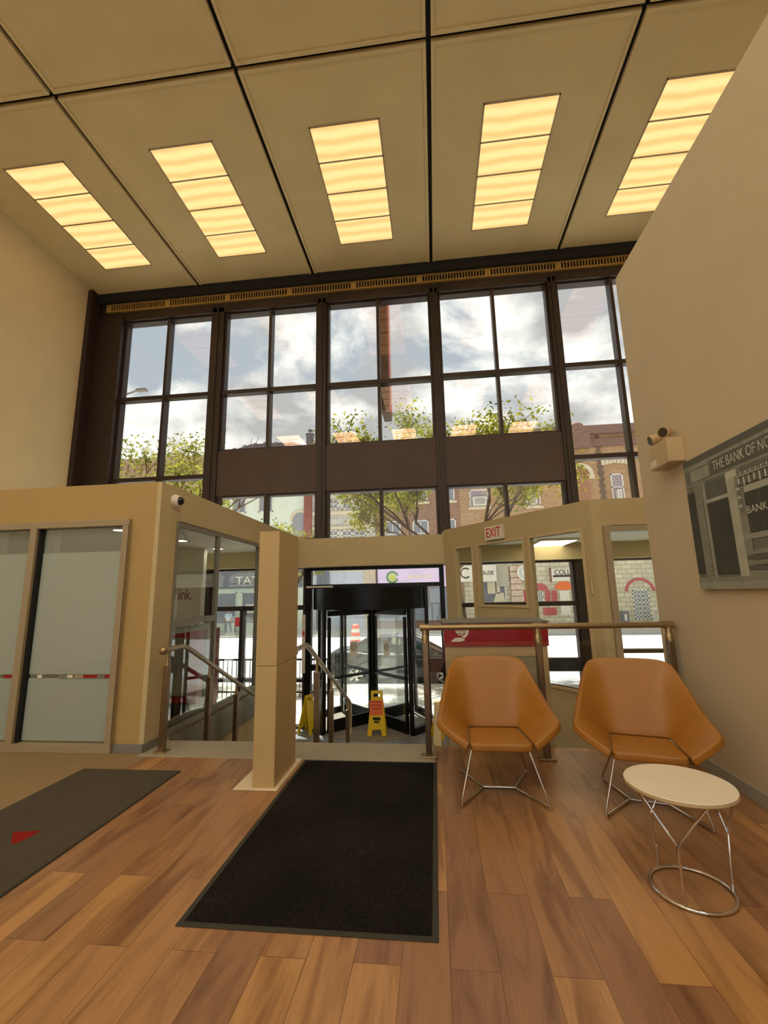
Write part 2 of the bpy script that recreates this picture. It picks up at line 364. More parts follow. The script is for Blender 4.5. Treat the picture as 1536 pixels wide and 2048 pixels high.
def wall(mb, O, xd, width, z0, z1, thick, holes=()):
    """wall from O along xd (unit, horizontal); thickness goes to the left of xd; holes (u0,u1,z0,z1)"""
    xd = Vector((xd[0], xd[1], 0)).normalized(); nd = Vector((-xd.y, xd.x, 0)); O = Vector((O[0], O[1], 0))
    us = sorted({0, width, *[h[0] for h in holes], *[h[1] for h in holes]}); zs = sorted({z0, z1, *[h[2] for h in holes], *[h[3] for h in holes]})
    us = [u for u in us if 0 <= u <= width]; zs = [z for z in zs if z0 <= z <= z1]
    def solid(i, j):
        if i < 0 or j < 0 or i >= len(us) - 1 or j >= len(zs) - 1: return False
        uc = (us[i] + us[i + 1]) / 2; zc = (zs[j] + zs[j + 1]) / 2
        return not any(h[0] < uc < h[1] and h[2] < zc < h[3] for h in holes)
    def P(u, z, d): return O + xd * u + nd * (thick * d) + Vector((0, 0, z))
    for i in range(len(us) - 1):
        for j in range(len(zs) - 1):
            if not solid(i, j): continue
            a, b, c, d = us[i], us[i + 1], zs[j], zs[j + 1]
            mb.quad(P(a, c, 0), P(b, c, 0), P(b, d, 0), P(a, d, 0)); mb.quad(P(a, c, 1), P(a, d, 1), P(b, d, 1), P(b, c, 1))
            if not solid(i - 1, j): mb.quad(P(a, c, 0), P(a, d, 0), P(a, d, 1), P(a, c, 1))
            if not solid(i + 1, j): mb.quad(P(b, c, 0), P(b, c, 1), P(b, d, 1), P(b, d, 0))
            if not solid(i, j - 1): mb.quad(P(a, c, 0), P(a, c, 1), P(b, c, 1), P(b, c, 0))
            if not solid(i, j + 1): mb.quad(P(a, d, 0), P(b, d, 0), P(b, d, 1), P(a, d, 1))
    return mb

ZL = -1.2          # street-level floor
YF = 9.63          # facade glass plane
ZC = 9.2           # ceiling
XL = -8.38; XR = 6.0; YB = -6.5

# ------------------------------------------------------------------ room shell
fl = MB().box(-2.85, 3.0, YB, 4.8, -0.12, 0).build('floor', wood_m); tag(fl, kind='structure')
fl = MB().box(XL, -2.85, YB, 4.8, -0.12, 0.0).build('floor', carpet_m); tag(fl, kind='structure')
o = MB().box(-2.94, -0.06, 4.36, 4.83, -0.14, 0.006).build('trim_1', nos_m, bevel=0.004); tag(o, kind='structure')
o = MB().box(XL, XR, 4.8, 9.75, ZL - 0.15, ZL).build('floor', tile_m); tag(o, kind='structure')
st = struct('stairs', (-1.5, 4.83, ZL))
mb = MB()
for i in range(7):
    mb.box(-2.94, -0.08, 4.83 + i * 0.32, 4.83 + (i + 1) * 0.32, ZL, -0.15 * (i + 1))
mb.build('steps', nos_m, st)
o = MB().box(-0.08, 0.0, 4.83, 7.1, ZL, -0.06).build('wall_stair', wall_m); tag(o, kind='structure')
o = MB().box(-8.38, 3.0, 4.72, 4.8, ZL, -0.12).build('wall_under_floor', wall_m); tag(o, kind='structure')
o = MB().box(XL - 0.2, XL, YB, 9.8, ZL, ZC + 0.1).build('wall_left', wall_m); tag(o, kind='structure')
o = MB().box(2.2, 2.42, YB, 4.8, 0, 5.0).build('wall_right', wallr_m); tag(o, kind='structure')
o = MB().box(XR, XR + 0.2, YB, 9.8, ZL, ZC + 0.1).build('wall_far_right', wall_m); tag(o, kind='structure')
o = MB().box(2.186, 2.2, YB, 4.8, 0, 0.1).build('baseboard_right', mat('grey_vinyl_base', (168, 164, 150), 0.6), bevel=0.003); tag(o, kind='structure')
o = MB().box(3.0, XR, YB, 4.8, -0.12, 0).build('floor', carpet_m); tag(o, kind='structure')

# ceiling panels with black reveals
jx = [XL, -5.57, -2.64, 0.22, 3.13, XR]; jy = [YB, -4.2, 0.4, 5.0, 9.6]
lights_x = [(-7.46, -6.27), (-4.65, -3.49), (-1.79, -0.60), (1.09, 2.29), (3.86, 5.06)]
cs = struct('ceiling', (0, 0, ZC))
mb = MB(); mb.box(XL, XR, YB, 9.8, ZC + 0.09, ZC + 0.2); mb.build('reveal_backing', black_m, cs)
mb = MB()
g = 0.036
for i in range(5):
    for j in range(4):
        x0, x1 = jx[i] + (g if i else 0), jx[i + 1] - (g if i < 4 else 0); y0, y1 = jy[j] + g, jy[j + 1] - (g if j < 3 else 0)
        lx0, lx1 = lights_x[i]
        # a tray panel: border frame slightly lower than field, opening for the light
        hole = (lx0, lx1, 5.96, 8.52) if j == 3 else (lx0, lx1, jy[j] + 0.96, jy[j] + 3.52)
        if hole:
            a, b_, c, d = hole
            mb.box(x0, a, y0, y1, ZC, ZC + 0.06); mb.box(b_, x1, y0, y1, ZC, ZC + 0.06); mb.box(a, b_, y0, c, ZC, ZC + 0.06); mb.box(a, b_, d, y1, ZC, ZC + 0.06)
        else: mb.box(x0, x1, y0, y1, ZC, ZC + 0.06)
        # raised lip round the panel
        w = 0.05
        mb.box(x0, x1, y0, y0 + w, ZC - 0.018, ZC); mb.box(x0, x1, y1 - w, y1, ZC - 0.018, ZC)
        mb.box(x0, x0 + w, y0 + w, y1 - w, ZC - 0.018, ZC); mb.box(x1 - w, x1, y0 + w, y1 - w, ZC - 0.018, ZC)
mb.build('ceiling_panels', ceil_m, cs)

# ceiling lights
names5 = ['leftmost', 'second from the left', 'middle', 'second from the right', 'rightmost']
def ceiling_light(x0, x1, y0, y1, label, group, dm=None):
    t = thing('ceiling_light', label, 'ceiling light', ((x0 + x1) / 2, (y0 + y1) / 2, ZC), group)
    L = (y1 - y0) / 4
    f = MB()
    f.box(x0, x1, y0, y0 + 0.02, ZC - 0.012, ZC + 0.05); f.box(x0, x1, y1 - 0.02, y1, ZC - 0.012, ZC + 0.05)
    f.box(x0, x0 + 0.02, y0, y1, ZC - 0.012, ZC + 0.05); f.box(x1 - 0.02, x1, y0, y1, ZC - 0.012, ZC + 0.05)
    for k in (1, 2, 3): f.box(x0, x1, y0 + k * L - 0.012, y0 + k * L + 0.012, ZC - 0.012, ZC + 0.05)
    f.build('frame', trimd_m, t)
    for k in range(4):
        MB().box(x0 + 0.02, x1 - 0.02, y0 + k * L + 0.013, y0 + (k + 1) * L - 0.013, ZC + 0.0, ZC + 0.02).build('diffuser', dm or diff_m, t)
    return t
for i, (a, b_) in enumerate(lights_x):
    ceiling_light(a, b_, 5.96, 8.52, 'long warm yellow four-panel ceiling light near the window wall, %s of five' % names5[i], 'ceiling lights by the window wall')
for j in (0, 1, 2):
    for i, (a, b_) in enumerate(lights_x):
        ceiling_light(a, b_, jy[j] + 0.96, jy[j] + 3.52, 'long ceiling light behind the viewer, unseen and brightened for fill, %s of its row, %s row' % (names5[i], ['rearmost', 'middle', 'overhead'][j]), 'unseen fill-bright ceiling lights over the back of the hall', mid_m if j == 2 else rear_m)

# ------------------------------------------------------------------ facade
def tg(o): o['kind'] = 'structure'; return o
ntrim = [1]
def trim(mb, m=bronze_m, bevel=0.004, name=None):
    ntrim[0] += 1; return tg(mb.build(name or 'trim_%d' % ntrim[0], m, bevel=bevel))
shopd_in = mat("dark_grey_metal", (52, 54, 56), 0.5, 0.3)
posts = [(-5.24, -4.94), (-2.55, -2.35), (0.16, 0.33), (2.86, 3.03), (5.55, 5.75)]
for k, (a, b_) in enumerate(posts):
    zb_ = 2.1 if k in (1, 2) else ZL
    c = (a + b_) / 2
    mb = MB().box(a, b_, 9.46, 9.60, zb_, 8.62)
    mb.box(a + 0.03, b_ - 0.03, 9.60, 9.80, zb_, 8.62)
    mb.box(c - 0.02, c + 0.02, 9.43, 9.46, 3.0, 8.62)
    trim(mb)
trim(MB().box(XL, -7.62, 9.40, 9.8, ZL, 8.62), bronze_m)          # dark end panel at the left wall
trim(MB().box(XL, -8.26, 9.10, 9.40, 2.5, 9.2), bronze_m)
trim(MB().box(5.75, XR, 9.40, 9.8, ZL, 8.62), spand_m)
# head beam, grille, soffit
trim(MB().box(XL, XR, 9.30, 9.8, 8.95, ZC + 0.1), black_m)
trim(MB().box(XL, XR, 9.46, 9.8, 8.5, 8.95), bronze_m)
gt = thing('air_grille', 'brass slotted linear air grille running above the tall windows', 'vent', (0, 9.44, 8.84))
f = MB(); f.box(-8.1, 5.8, 9.40, 9.46, 8.74, 8.765); f.box(-8.1, 5.8, 9.40, 9.46, 8.925, 8.95); f.build('frame', mat('brass_grille', (196, 160, 92), 0.4, 0.5), gt)
f = MB(); xx = -8.1; kx = 0
while xx < 5.8:
    wd = 0.14 if kx % 22 == 0 else 0.022
    f.box(xx, xx + wd, 9.41, 9.455, 8.765, 8.925); xx += wd + 0.045; kx += 1
f.build('slats', MATS['brass_grille'], gt)
MB().box(-8.1, 5.8, 9.455, 9.46, 8.75, 8.95).build('backing', black_m, gt)

wn = [0]
def window(x0, x1, z0, z1, mulls=(), trans=(), depth=(9.54, 9.72), fw=0.06, m=bronze_m, gm=glass_m, tw=0.1, mw=0.07, y=YF):
    """one glazed bay: frame, mullions, transoms, and one pane per light"""
    wn[0] += 1
    w = struct('window_%d' % wn[0], ((x0 + x1) / 2, y, z0))
    f = MB(); a, b_ = depth
    f.box(x0, x0 + fw, a, b_, z0, z1); f.box(x1 - fw, x1, a, b_, z0, z1); f.box(x0 + fw, x1 - fw, a, b_, z0, z0 + fw); f.box(x0 + fw, x1 - fw, a, b_, z1 - fw, z1)
    f.build('frame', m, w, bevel=0.004)
    for c in mulls: MB().box(c - mw / 2, c + mw / 2, a - 0.03, b_, z0, z1).build('mullion', m, w, bevel=0.003)
    for c in trans: MB().box(x0, x1, a - 0.015, b_ - 0.02, c - tw / 2, c + tw / 2).build('transom', m, w, bevel=0.003)
    xs = [x0, *mulls, x1]; zs = [z0, *sorted(trans), z1]
    for i in range(len(xs) - 1):
        for j in range(len(zs) - 1):
            MB().box(xs[i] + 0.01, xs[i + 1] - 0.01, y, y + 0.006, zs[j] + 0.01, zs[j + 1] - 0.01).build('pane', gm, w)
    return w
window(-7.62, -5.24, 2.75, 8.52, (-6.42,), (4.30, 6.37))
window(-4.94, -2.55, 4.87, 8.52, (-3.75,), (6.37,))
window(-2.35, 0.16, 4.87, 8.52, (-1.10,), (6.37,))
window(0.33, 2.86, 4.87, 8.52, (1.61,), (6.40,))
window(3.03, 5.55, 2.75, 8.52, (4.25,), (4.30, 6.43))
window(-4.94, -2.55, 2.7, 3.82, (-3.75,))
window(-2.35, 0.16, 2.1, 3.82, (-1.10,))
window(0.33, 2.86, 2.7, 3.82, (1.61,))
# spandrel
for a, b_ in ((-5.0, -2.46), (-2.46, 0.24), (0.24, 2.90)):
    trim(MB().box(a + 0.004, b_ - 0.004, 9.50, 9.82, 3.80, 4.88), spand_m)
# street-level glazing in the two side rooms
window(-7.62, -5.24, ZL, 2.12, (-6.42,), (1.25,), fw=0.08)
window(-4.94, -2.80, 1.25, 2.12, fw=0.05)
window(-4.94, -2.80, ZL, 1.25, (-4.22,), (-0.25,), fw=0.05, tw=0.07)
window(0.33, 2.86, ZL, 2.12, (), (1.24,), fw=0.045, tw=0.09)
window(3.03, 5.55, ZL, 2.12, (4.9,), (0.30,), fw=0.045, tw=0.07)
trim(MB().box(0.33, 2.86, 9.56, 9.70, -0.08, 0.17), shopd_in)
# bulkheads over that glazing
tg(MB().box(XL, -2.78, 9.36, 9.50, 2.12, 2.77).build('wall_bulkhead', part_m))
tg(MB().box(0.20, XR, 9.36, 9.50, 2.12, 2.77).build('wall_bulkhead', part_m))
# header beam over the entrance
tg(MB().box(-2.94, 0.24, 9.22, 9.62, 2.09, 2.70).build('wall_header', part_m, bevel=0.004))

# ------------------------------------------------------------------ left office
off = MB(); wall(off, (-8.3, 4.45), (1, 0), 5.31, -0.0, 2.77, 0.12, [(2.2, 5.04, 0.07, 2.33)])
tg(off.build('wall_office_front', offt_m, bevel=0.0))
# side wall: runs in depth at x=-2.94; solid end pieces and opening
off = MB(); wall(off, (-2.94, 4.45), (0, 1), 4.93, ZL, 2.77, 0.05, [(0.33, 2.80, 0.04, 2.38), (3.6, 4.93, ZL, 2.36)])
tg(off.build('wall_office_side', part_m))
tg(MB().box(-8.38, -2.95, 4.46, 9.5, 2.46, 2.76).build('ceiling_office', offw_m))
tg(MB().box(-3.26, -2.925, 4.436, 4.45, 0.0, 0.085).build('baseboard_office_front', grey_m, bevel=0.003))
tg(MB().box(-2.94, -2.926, 4.436, 4.8, 0.0, 0.085).build('baseboard_office_side', grey_m, bevel=0.003))
# front glazing: taupe frame, mullion, two panes with frosted film
w = struct('window_20', (-4.1, 4.45, 0.07))
f = MB(); f.box(-6.1, -3.26, 4.40, 4.52, 0.0, 0.075); f.box(-6.1, -3.26, 4.40, 4.52, 2.29, 2.36); f.box(-3.33, -3.26, 4.40, 4.52, 0.075, 2.29); f.box(-6.1, -6.03, 4.40, 4.52, 0.07, 2.29)
f.build('frame', trimd_m, w, bevel=0.004)
MB().box(-4.43, -4.35, 4.40, 4.52, 0.075, 2.29).build('mullion', trimd_m, w, bevel=0.004)
MB().box(-4.352, -4.325, 4.435, 4.51, 0.075, 2.29).build('gasket', black_m, w)
for a, b_ in ((-6.03, -4.43), (-4.325, -3.33)):
    MB().box(a, b_, 4.475, 4.481, 0.075, 2.29).build('pane', clear_m, w)
    f = MB(); f.box(a + 0.01, b_ - 0.002, 4.483, 4.485, 0.09, 0.70); f.box(a + 0.01, b_ - 0.002, 4.483, 4.485, 0.74, 2.02)
    f.build('frosted_film', frost_m, w)
    MB().box(a + 0.01, b_ - 0.002, 4.483, 4.485, 2.02, 2.28).build('sheer_film', sheer_m, w)
f = MB(); 
for (a, b_, k) in ((-4.20, -4.15, 0), (-3.96, -3.86, 1), (-3.86, -3.80, 0), (-3.78, -3.68, 2), (-3.68, -3.52, 3), (-3.52, -3.44, 1), (-3.44, -3.35, 3), (-4.60, -4.45, 3), (-4.75, -4.66, 3), (-5.0, -4.85, 1)):
    f.k = k; f.box(a, b_, 4.470, 4.473, 0.705, 0.735)
f.build('stripe_decal', [white_m, grey_m, trimd_m, red_m], w)
# side glazing
w = struct('window_21', (-2.94, 6.0, 0.04))
def yb(mb, y0, y1, z0, z1, x0=-2.985, x1=-2.925): return mb.box(x0, x1, y0, y1, z0, z1)
f = MB(); yb(f, 4.78, 4.81, 0.04, 2.38); yb(f, 7.20, 7.25, 0.04, 2.38); yb(f, 4.81, 7.20, 2.32, 2.38); yb(f, 4.81, 7.20, 0.04, 0.11)
f.build('frame', alu_m, w, bevel=0.004)
yb(MB(), 5.78, 5.83, 0.11, 2.32).build('mullion', alu_m, w, bevel=0.004)
yb(MB(), 4.81, 5.78, 1.20, 1.27).build('transom', alu_m, w, bevel=0.004)
f = MB(); yb(f, 5.66, 5.72, 0.12, 1.17, -3.0, -2.96); yb(f, 4.82, 5.66, 1.10, 1.17, -3.0, -2.96); yb(f, 4.82, 5.66, 0.12, 0.18, -3.0, -2.96)
f.build('inner_frame', alu_m, w, bevel=0.003)
for a, b_, c, d in ((4.81, 5.78, 0.11, 1.20), (4.81, 5.78, 1.27, 2.32), (5.83, 7.20, 0.11, 2.32)):
    yb(MB(), a, b_, c, d, -2.958, -2.952).build('pane', clear_m, w)
# sloping skirt under the glazing beside the stairs
tg(MB().box(-2.94, -2.90, 4.9, 7.4, -0.35, 0.02).build('trim_skirt', alu_m, bevel=0.004))
# office downlights and vent
DL = [at(242, 1061, 2, 2.45), at(362, 1082, 2, 2.45), at(436, 1098, 2, 2.45)]
for k, (x, y, lb) in enumerate(((DL[0].x, DL[0].y, 'small round recessed ceiling light seen in the top of the frosted window'), (DL[1].x, DL[1].y, 'small round recessed light behind the side glazing, nearer one'), (DL[2].x, DL[2].y, 'small round recessed light behind the side glazing, farther one'), (-6.0, 6.2, 'small round recessed light deep in the glazed office'))):
    t = thing('downlight', lb, 'ceiling light', (x, y, 2.46), 'recessed lights in the glazed office')
    MB().lathe([(0.10, 0.0), (0.12, 0.0), (0.12, -0.012), (0.10, -0.012)], (x, y, 2.46), 24).build('rim', white_m, t, smooth=True)
    MB().lathe([(0.0001, -0.006), (0.10, -0.006)], (x, y, 2.46), 24).build('lens', emis('downlight_lens%d' % k, (1.0, 0.9, 0.72), 14.0), t)
t = thing('air_vent', 'square louvred air vent behind the top of the left glass pane', 'vent', (-5.1, 5.2, 2.2))
f = MB(); c = at(42, 1085, 1, 5.2); x0, x1, z0, z1 = c.x - 0.17, c.x + 0.17, c.z - 0.13, c.z + 0.13
f.box(x0 - 0.03, x1 + 0.03, 5.2, 5.23, z0 - 0.03, z1 + 0.03); f.build('frame', white_m, t)
f = MB()
for k in range(8): f.box(x0, x1, 5.185, 5.2, z0 + k * 0.033, z0 + k * 0.033 + 0.02)
f.build('louvre', trimd_m, t)
tg(MB().box(-6.4, c.x + 0.45, 5.23, 5.33, ZL, 2.46).build('wall_office_inner', offw_m))

# vestibule partition with poster, banking machine
pt = at(403, 1165, 1, 8.2)
tg(MB().box(-8.3, pt.x, 8.24, 8.36, ZL, 2.46).build('wall_vestibule', offw_m))
t = thing('wall_poster', 'white poster panel with the red lettering think. inside the glazed vestibule', 'poster', (pt.x - 0.6, 8.22, 1.0))
MB().box(pt.x - 1.6, pt.x, 8.20, 8.24, 0.55, at(400, 1168, 1, 8.2).z).build('panel', white_m, t, bevel=0.003)
p0 = at(348, 1190, 1, 8.19); p1 = at(384, 1190, 1, 8.19)
text('think.', 'lettering', red_m, frame_mat((p1.x, 8.197, p0.z), (1, 0, 0), (0, -1, 0)), 0.31, t, 0.002, 'RIGHT', 0.62)
t = thing('banking_machine', 'red and grey banking machine behind the side glazing', 'banking machine', (-4.9, 7.6, ZL))
a = at(345, 1262, 1, 7.4); b_ = at(398, 1262, 1, 7.4)
MB().box(a.x - 0.5, b_.x, 7.4, 8.18, ZL, a.z).build('body', red_m, t, bevel=0.02)
MB().box(a.x - 0.2, b_.x - 0.16, 7.36, 7.40, -0.1, a.z - 0.12).build('screen_panel', grey_m, t, bevel=0.01)
MB().box(a.x - 0.3, b_.x - 0.1, 7.15, 7.40, -0.35, -0.2).build('shelf', blackm_m, t, bevel=0.01)

# ------------------------------------------------------------------ right pavilion
A0 = Vector((0.23, 9.12, 0)); A1 = Vector((2.25, 6.50, 0)); dd = (A1 - A0).normalized(); LEN = (A1 - A0).length; nn = Vector((-dd.y, dd.x, 0))   # nn points away from the camera side? checked below
if nn.dot(CAM - A0) > 0: nn = -nn
def EP(u, z, d=0.0): return A0 + dd * u + nn * d + Vector((0, 0, z))
pav = MB(); wall(pav, A0, dd, LEN, ZL, 2.77, 0.06, [(0.36, 0.80, 0.10, 2.34), (0.98, 2.03, 1.28, 2.34), (2.19, 3.11, 0.12, 2.34)])
tg(pav.build('wall_pavilion_side', exit_m))
def win_exit(n, u0, u1, z0, z1):
    w = struct('window_%d' % n, EP((u0 + u1) / 2, z0)); f = MB()
    def bx(a, b_, c, d, d0=-0.02, d1=0.07):
        P = [EP(u, z, dd_) for z in (c, d) for dd_ in (d0, d1) for u in (a, b_)]; k = len(f.v); f.v += P
        for q in ((0, 2, 3, 1), (4, 5, 7, 6), (0, 1, 5, 4), (2, 6, 7, 3), (0, 4, 6, 2), (1, 3, 7, 5)): f.face(tuple(k + i for i in q))
    t_ = 0.045
    bx(u0 - t_, u0, z0 - t_, z1 + t_); bx(u1, u1 + t_, z0 - t_, z1 + t_); bx(u0, u1, z1, z1 + t_); bx(u0, u1, z0 - t_, z0)
    f.build('frame', trim_m, w, bevel=0.006)
    g_ = MB(); g_.quad(EP(u0, z0, 0.03), EP(u1, z0, 0.03), EP(u1, z1, 0.03), EP(u0, z1, 0.03)); g_.build('pane', clear_m, w)
    return w
win_exit(22, 0.36, 0.80, 0.10, 2.34); win_exit(23, 0.98, 2.03, 1.28, 2.34); win_exit(24, 2.19, 3.11, 0.12, 2.34)
pf = MB(); wall(pf, (2.25, 6.50), (1, 0), XR - 2.25, ZL, 2.77, 0.12, [(0.19, 1.05, ZL, 2.32)])
tg(pf.build('wall_pavilion_front', exit_m))
d = struct('door_1', (2.44, 6.5, ZL)); f = MB()
f.box(2.38, 2.46, 6.46, 6.60, ZL, 2.38); f.box(3.28, 3.36, 6.46, 6.60, ZL, 2.38); f.box(2.46, 3.28, 6.46, 6.60, 2.30, 2.38); f.build('frame', trimd_m, d, bevel=0.004)
MB().box(2.46, 3.28, 6.54, 6.546, ZL, 2.30).build('pane', clear_m, d)
poly = [(0.25, 9.2), (2.30, 6.56), (XR, 6.56), (XR, 9.5), (0.25, 9.5)]
tg(MB().prism(poly, 2.44, 2.76).build('ceiling_pavilion', offw_m))
t = thing('ceiling_light', 'white lit panel light on the ceiling behind the interior windows', 'ceiling light', (2.2, 8.2, 2.43))
q0 = at(1062, 1090, 2, 2.43); q1 = at(1118, 1078, 2, 2.43)
pl_m = emis('panel_light', (1, 0.88, 0.62), 5.0)
def panel_light(t, x0, x1, y0, y1):
    MB().box(x0 - 0.04, x1 + 0.04, y0 - 0.04, y1 + 0.04, 2.40, 2.44).build('frame', white_m, t)
    MB().box(x0, x1, y0, y1, 2.394, 2.40).build('diffuser', pl_m, t)
panel_light(t, q0.x, q0.x + 0.62, q1.y, q1.y + 1.22 if q0.y < q1.y else q0.y)
t = thing('ceiling_light', 'unseen white panel light added to brighten the room behind the right glazed doorway', 'ceiling light', (4.6, 7.6, 2.43)); panel_light(t, 4.3, 4.92, 7.2, 8.42)  # extra panel out of view, added to brighten the pavilion
t = thing('ceiling_light', 'unseen white panel light added to brighten the glazed office', 'ceiling light', (-6.2, 6.6, 2.43)); panel_light(t, -7.0, -5.8, 5.2, 5.82)  # extra panel out of view, added to brighten the office interior
# exit sign
t = thing('exit_sign', 'small white EXIT sign with red letters above the interior windows', 'sign', EP(1.45, 2.4))
sg = MB(); P = [EP(u, z, d_) for z in (2.405, 2.645) for d_ in (-0.07, -0.001) for u in (1.235, 1.66)]; sg.v += P
for q in ((0, 2, 3, 1), (4, 5, 7, 6), (0, 1, 5, 4), (2, 6, 7, 3), (0, 4, 6, 2), (1, 3, 7, 5)): sg.face(q)
sg.build('housing', white_m, t, bevel=0.006)
text('EXIT', 'lettering', redb_m, frame_mat(EP(1.447, 2.525, -0.073), dd, -nn), 0.24, t, 0.002, 'CENTER', 0.72)
# pull cord by the pavilion corner
t = thing('pull_cord', 'thin cream pull cord with tassel at the corner of the glazed room', 'cord', EP(3.24, 2.7, -0.02))
MB().tube([EP(3.20, 2.72, -0.02), EP(3.21, 2.2, -0.02), EP(3.22, 1.62, -0.02)], 0.006, 6).build('cord', trim_m, t)
MB().tube([EP(3.22, 1.64, -0.02), EP(3.22, 1.58, -0.02), EP(3.22, 1.44, -0.02)], 0.012, 8, rads=[0.008, 0.014, 0.016]).build('tassel', trim_m, t)
t = thing('folding_rack', 'low white frame lying on the sill behind the tan chairs', 'rack', (3.2, 8.6, ZL))
MB().box(2.7, 4.4, 8.9, 9.3, ZL, ZL + 0.75).build('cabinet', offw_m, t, bevel=0.01)

# ------------------------------------------------------------------ entrance screen and revolving door
es = struct('door_2', (-1.35, YF, ZL)); f = MB()
f.box(-2.80, -2.68, 9.56, 9.70, ZL, 2.09); f.box(0.10, 0.20, 9.56, 9.70, ZL, 2.09); f.box(-2.68, 0.10, 9.56, 9.70, 2.03, 2.09); f.box(-2.68, 0.10, 9.55, 9.71, 1.64, 1.73)
f.box(-2.68, -2.60, 9.56, 9.70, ZL, ZL + 0.1); f.box(-0.25, 0.10, 9.56, 9.70, ZL, ZL + 0.1)
f.box(-2.68, -2.50, 9.56, 9.70, -0.06, 0.06); f.box(-0.18, 0.10, 9.56, 9.70, -0.10, 0.18); f.box(-2.52, -2.44, 9.56, 9.70, ZL, 1.64); f.box(-0.24, -0.16, 9.56, 9.70, ZL, 1.64)
f.build('frame', blackm_m, es, bevel=0.004)
for a, b_, c, d_ in ((-2.68, 0.10, 1.73, 2.03), (-2.68, -2.52, ZL + 0.1, 1.64), (-0.16, 0.10, ZL + 0.1, 1.64)):
    MB().box(a, b_, YF, YF + 0.006, c, d_).build('pane', tint_m, es)
DC = Vector((-1.42, 10.07, ZL)); DR = 1.24
rd = thing('revolving_door', 'black framed glass revolving door with four crossed wings', 'revolving door', DC)
MB().lathe([(0.001, 1.64 - ZL), (DR + 0.06, 1.64 - ZL), (DR + 0.06, 1.20 - ZL), (DR - 0.05, 1.20 - ZL), (0.001, 1.20 - ZL)], DC, 64).build('canopy', blackm_m, rd, smooth=True)
MB().lathe([(0.001, 0.012), (DR, 0.012), (DR, 0.0)], DC, 64).build('floor_disc', mat('ribbed_door_mat', (142, 134, 122), 0.8, var=0.1), rd)
for s_, a0 in ((-1, 3 * PI / 4), (1, -PI / 4)):
    a1 = a0 + PI / 2
    MB().lathe([(DR, 0.12), (DR, 1.20 - ZL)], DC, 20, a0, a1).build('curved_glass', tint_m, rd, smooth=True)
    f = MB(); f.lathe([(DR - 0.04, 0.0), (DR + 0.04, 0.0), (DR + 0.04, 0.13), (DR - 0.04, 0.13), (DR - 0.04, 0.0)], DC, 20, a0, a1)
    for a in (a0, a1):
        p_ = DC + Vector((math.cos(a) * DR, math.sin(a) * DR, 0)); M = Matrix.Translation(p_) @ Matrix.Rotation(a, 4, 'Z')
        f.box(-0.035, 0.035, -0.03, 0.03, 0, 1.20 - ZL, M)
    f.build('drum_frame', blackm_m, rd)
MB().tube([DC + Vector((0, 0, 0.01)), DC + Vector((0, 0, 2.4))], 0.085, 16).build('centre_post', blackm_m, rd, smooth=True)
def wing(ang, sticker):
    M = Matrix.Translation(DC) @ Matrix.Rotation(ang, 4, 'Z'); f = MB(); L = DR - 0.07
    f.box(0.08, L, -0.025, 0.025, 0.02, 0.24, M); f.box(0.08, L, -0.025, 0.025, 2.27, 2.38, M); f.box(L - 0.065, L, -0.022, 0.022, 0.24, 2.24, M); f.box(0.07, 0.12, -0.025, 0.025, 0.24, 2.24, M)
    wg = f.build('wing', blackm_m, rd, bevel=0.003)
    g_ = MB(); g_.box(0.12, L - 0.09, -0.004, 0.004, 0.24, 2.24, M); g_.build('wing_glass', tint_m, wg)
    g_ = MB(); g_.box(0.10, L - 0.03, -0.055, -0.035, 1.02, 1.06, M); g_.box(0.10, L - 0.03, 0.035, 0.055, 1.02, 1.06, M); g_.build('push_bar', blackm_m, wg)
    if sticker:
        s_ = sticker; g_ = MB(); g_.box(0.42, 0.62, s_ * 0.006, s_ * 0.009, 1.40, 1.72, M); g_.build('notice', white_m, wg)
        g_ = MB(); ring = [M @ Vector((0.52 + 0.085 * math.cos(a_ * PI / 12), s_ * 0.0105, 1.60 + 0.085 * math.sin(a_ * PI / 12))) for a_ in range(24)]
        g_.quad(*ring); g_.build('roundel', trimd_m, wg)
        g_ = MB()
        for kk in range(4): g_.box(0.47, 0.57, s_ * 0.011, s_ * 0.0115, 1.55 + kk * 0.035, 1.562 + kk * 0.035, M)
        g_.build('notice_lines', white_m, wg)
wing(-PI * 0.25 - 0.03, -1); wing(-PI * 0.75 + 0.03, 1); wing(PI * 0.25 + 0.03, 0); wing(PI * 0.75 - 0.03, 0)
t = thing('sensor_bar', 'slim white sensor bar fixed above the revolving door', 'sensor', (-2.35, 9.5, 1.64))
a = at(613, 1174, 1, 9.5); b_ = at(666, 1174, 1, 9.5)
MB().box(a.x, b_.x, 9.47, 9.545, 1.66, 1.70).build('housing', white_m, t, bevel=0.005)
t = thing('wall_plate', 'narrow white door control strip on the left frame of the entrance', 'control', (-2.72, 9.5, 0.6))
a = at(607, 1235, 1, 9.5)
MB().box(a.x - 0.035, a.x + 0.035, 9.52, 9.56, -0.1, 1.1).build('plate', white_m, t, bevel=0.003)
MB().box(a.x - 0.02, a.x + 0.02, 9.515, 9.52, 0.66, 0.76).build('red_button', redb_m, t)
MB().box(a.x - 0.02, a.x + 0.02, 9.515, 9.52, 0.45, 0.50).build('black_button', blackm_m, t)

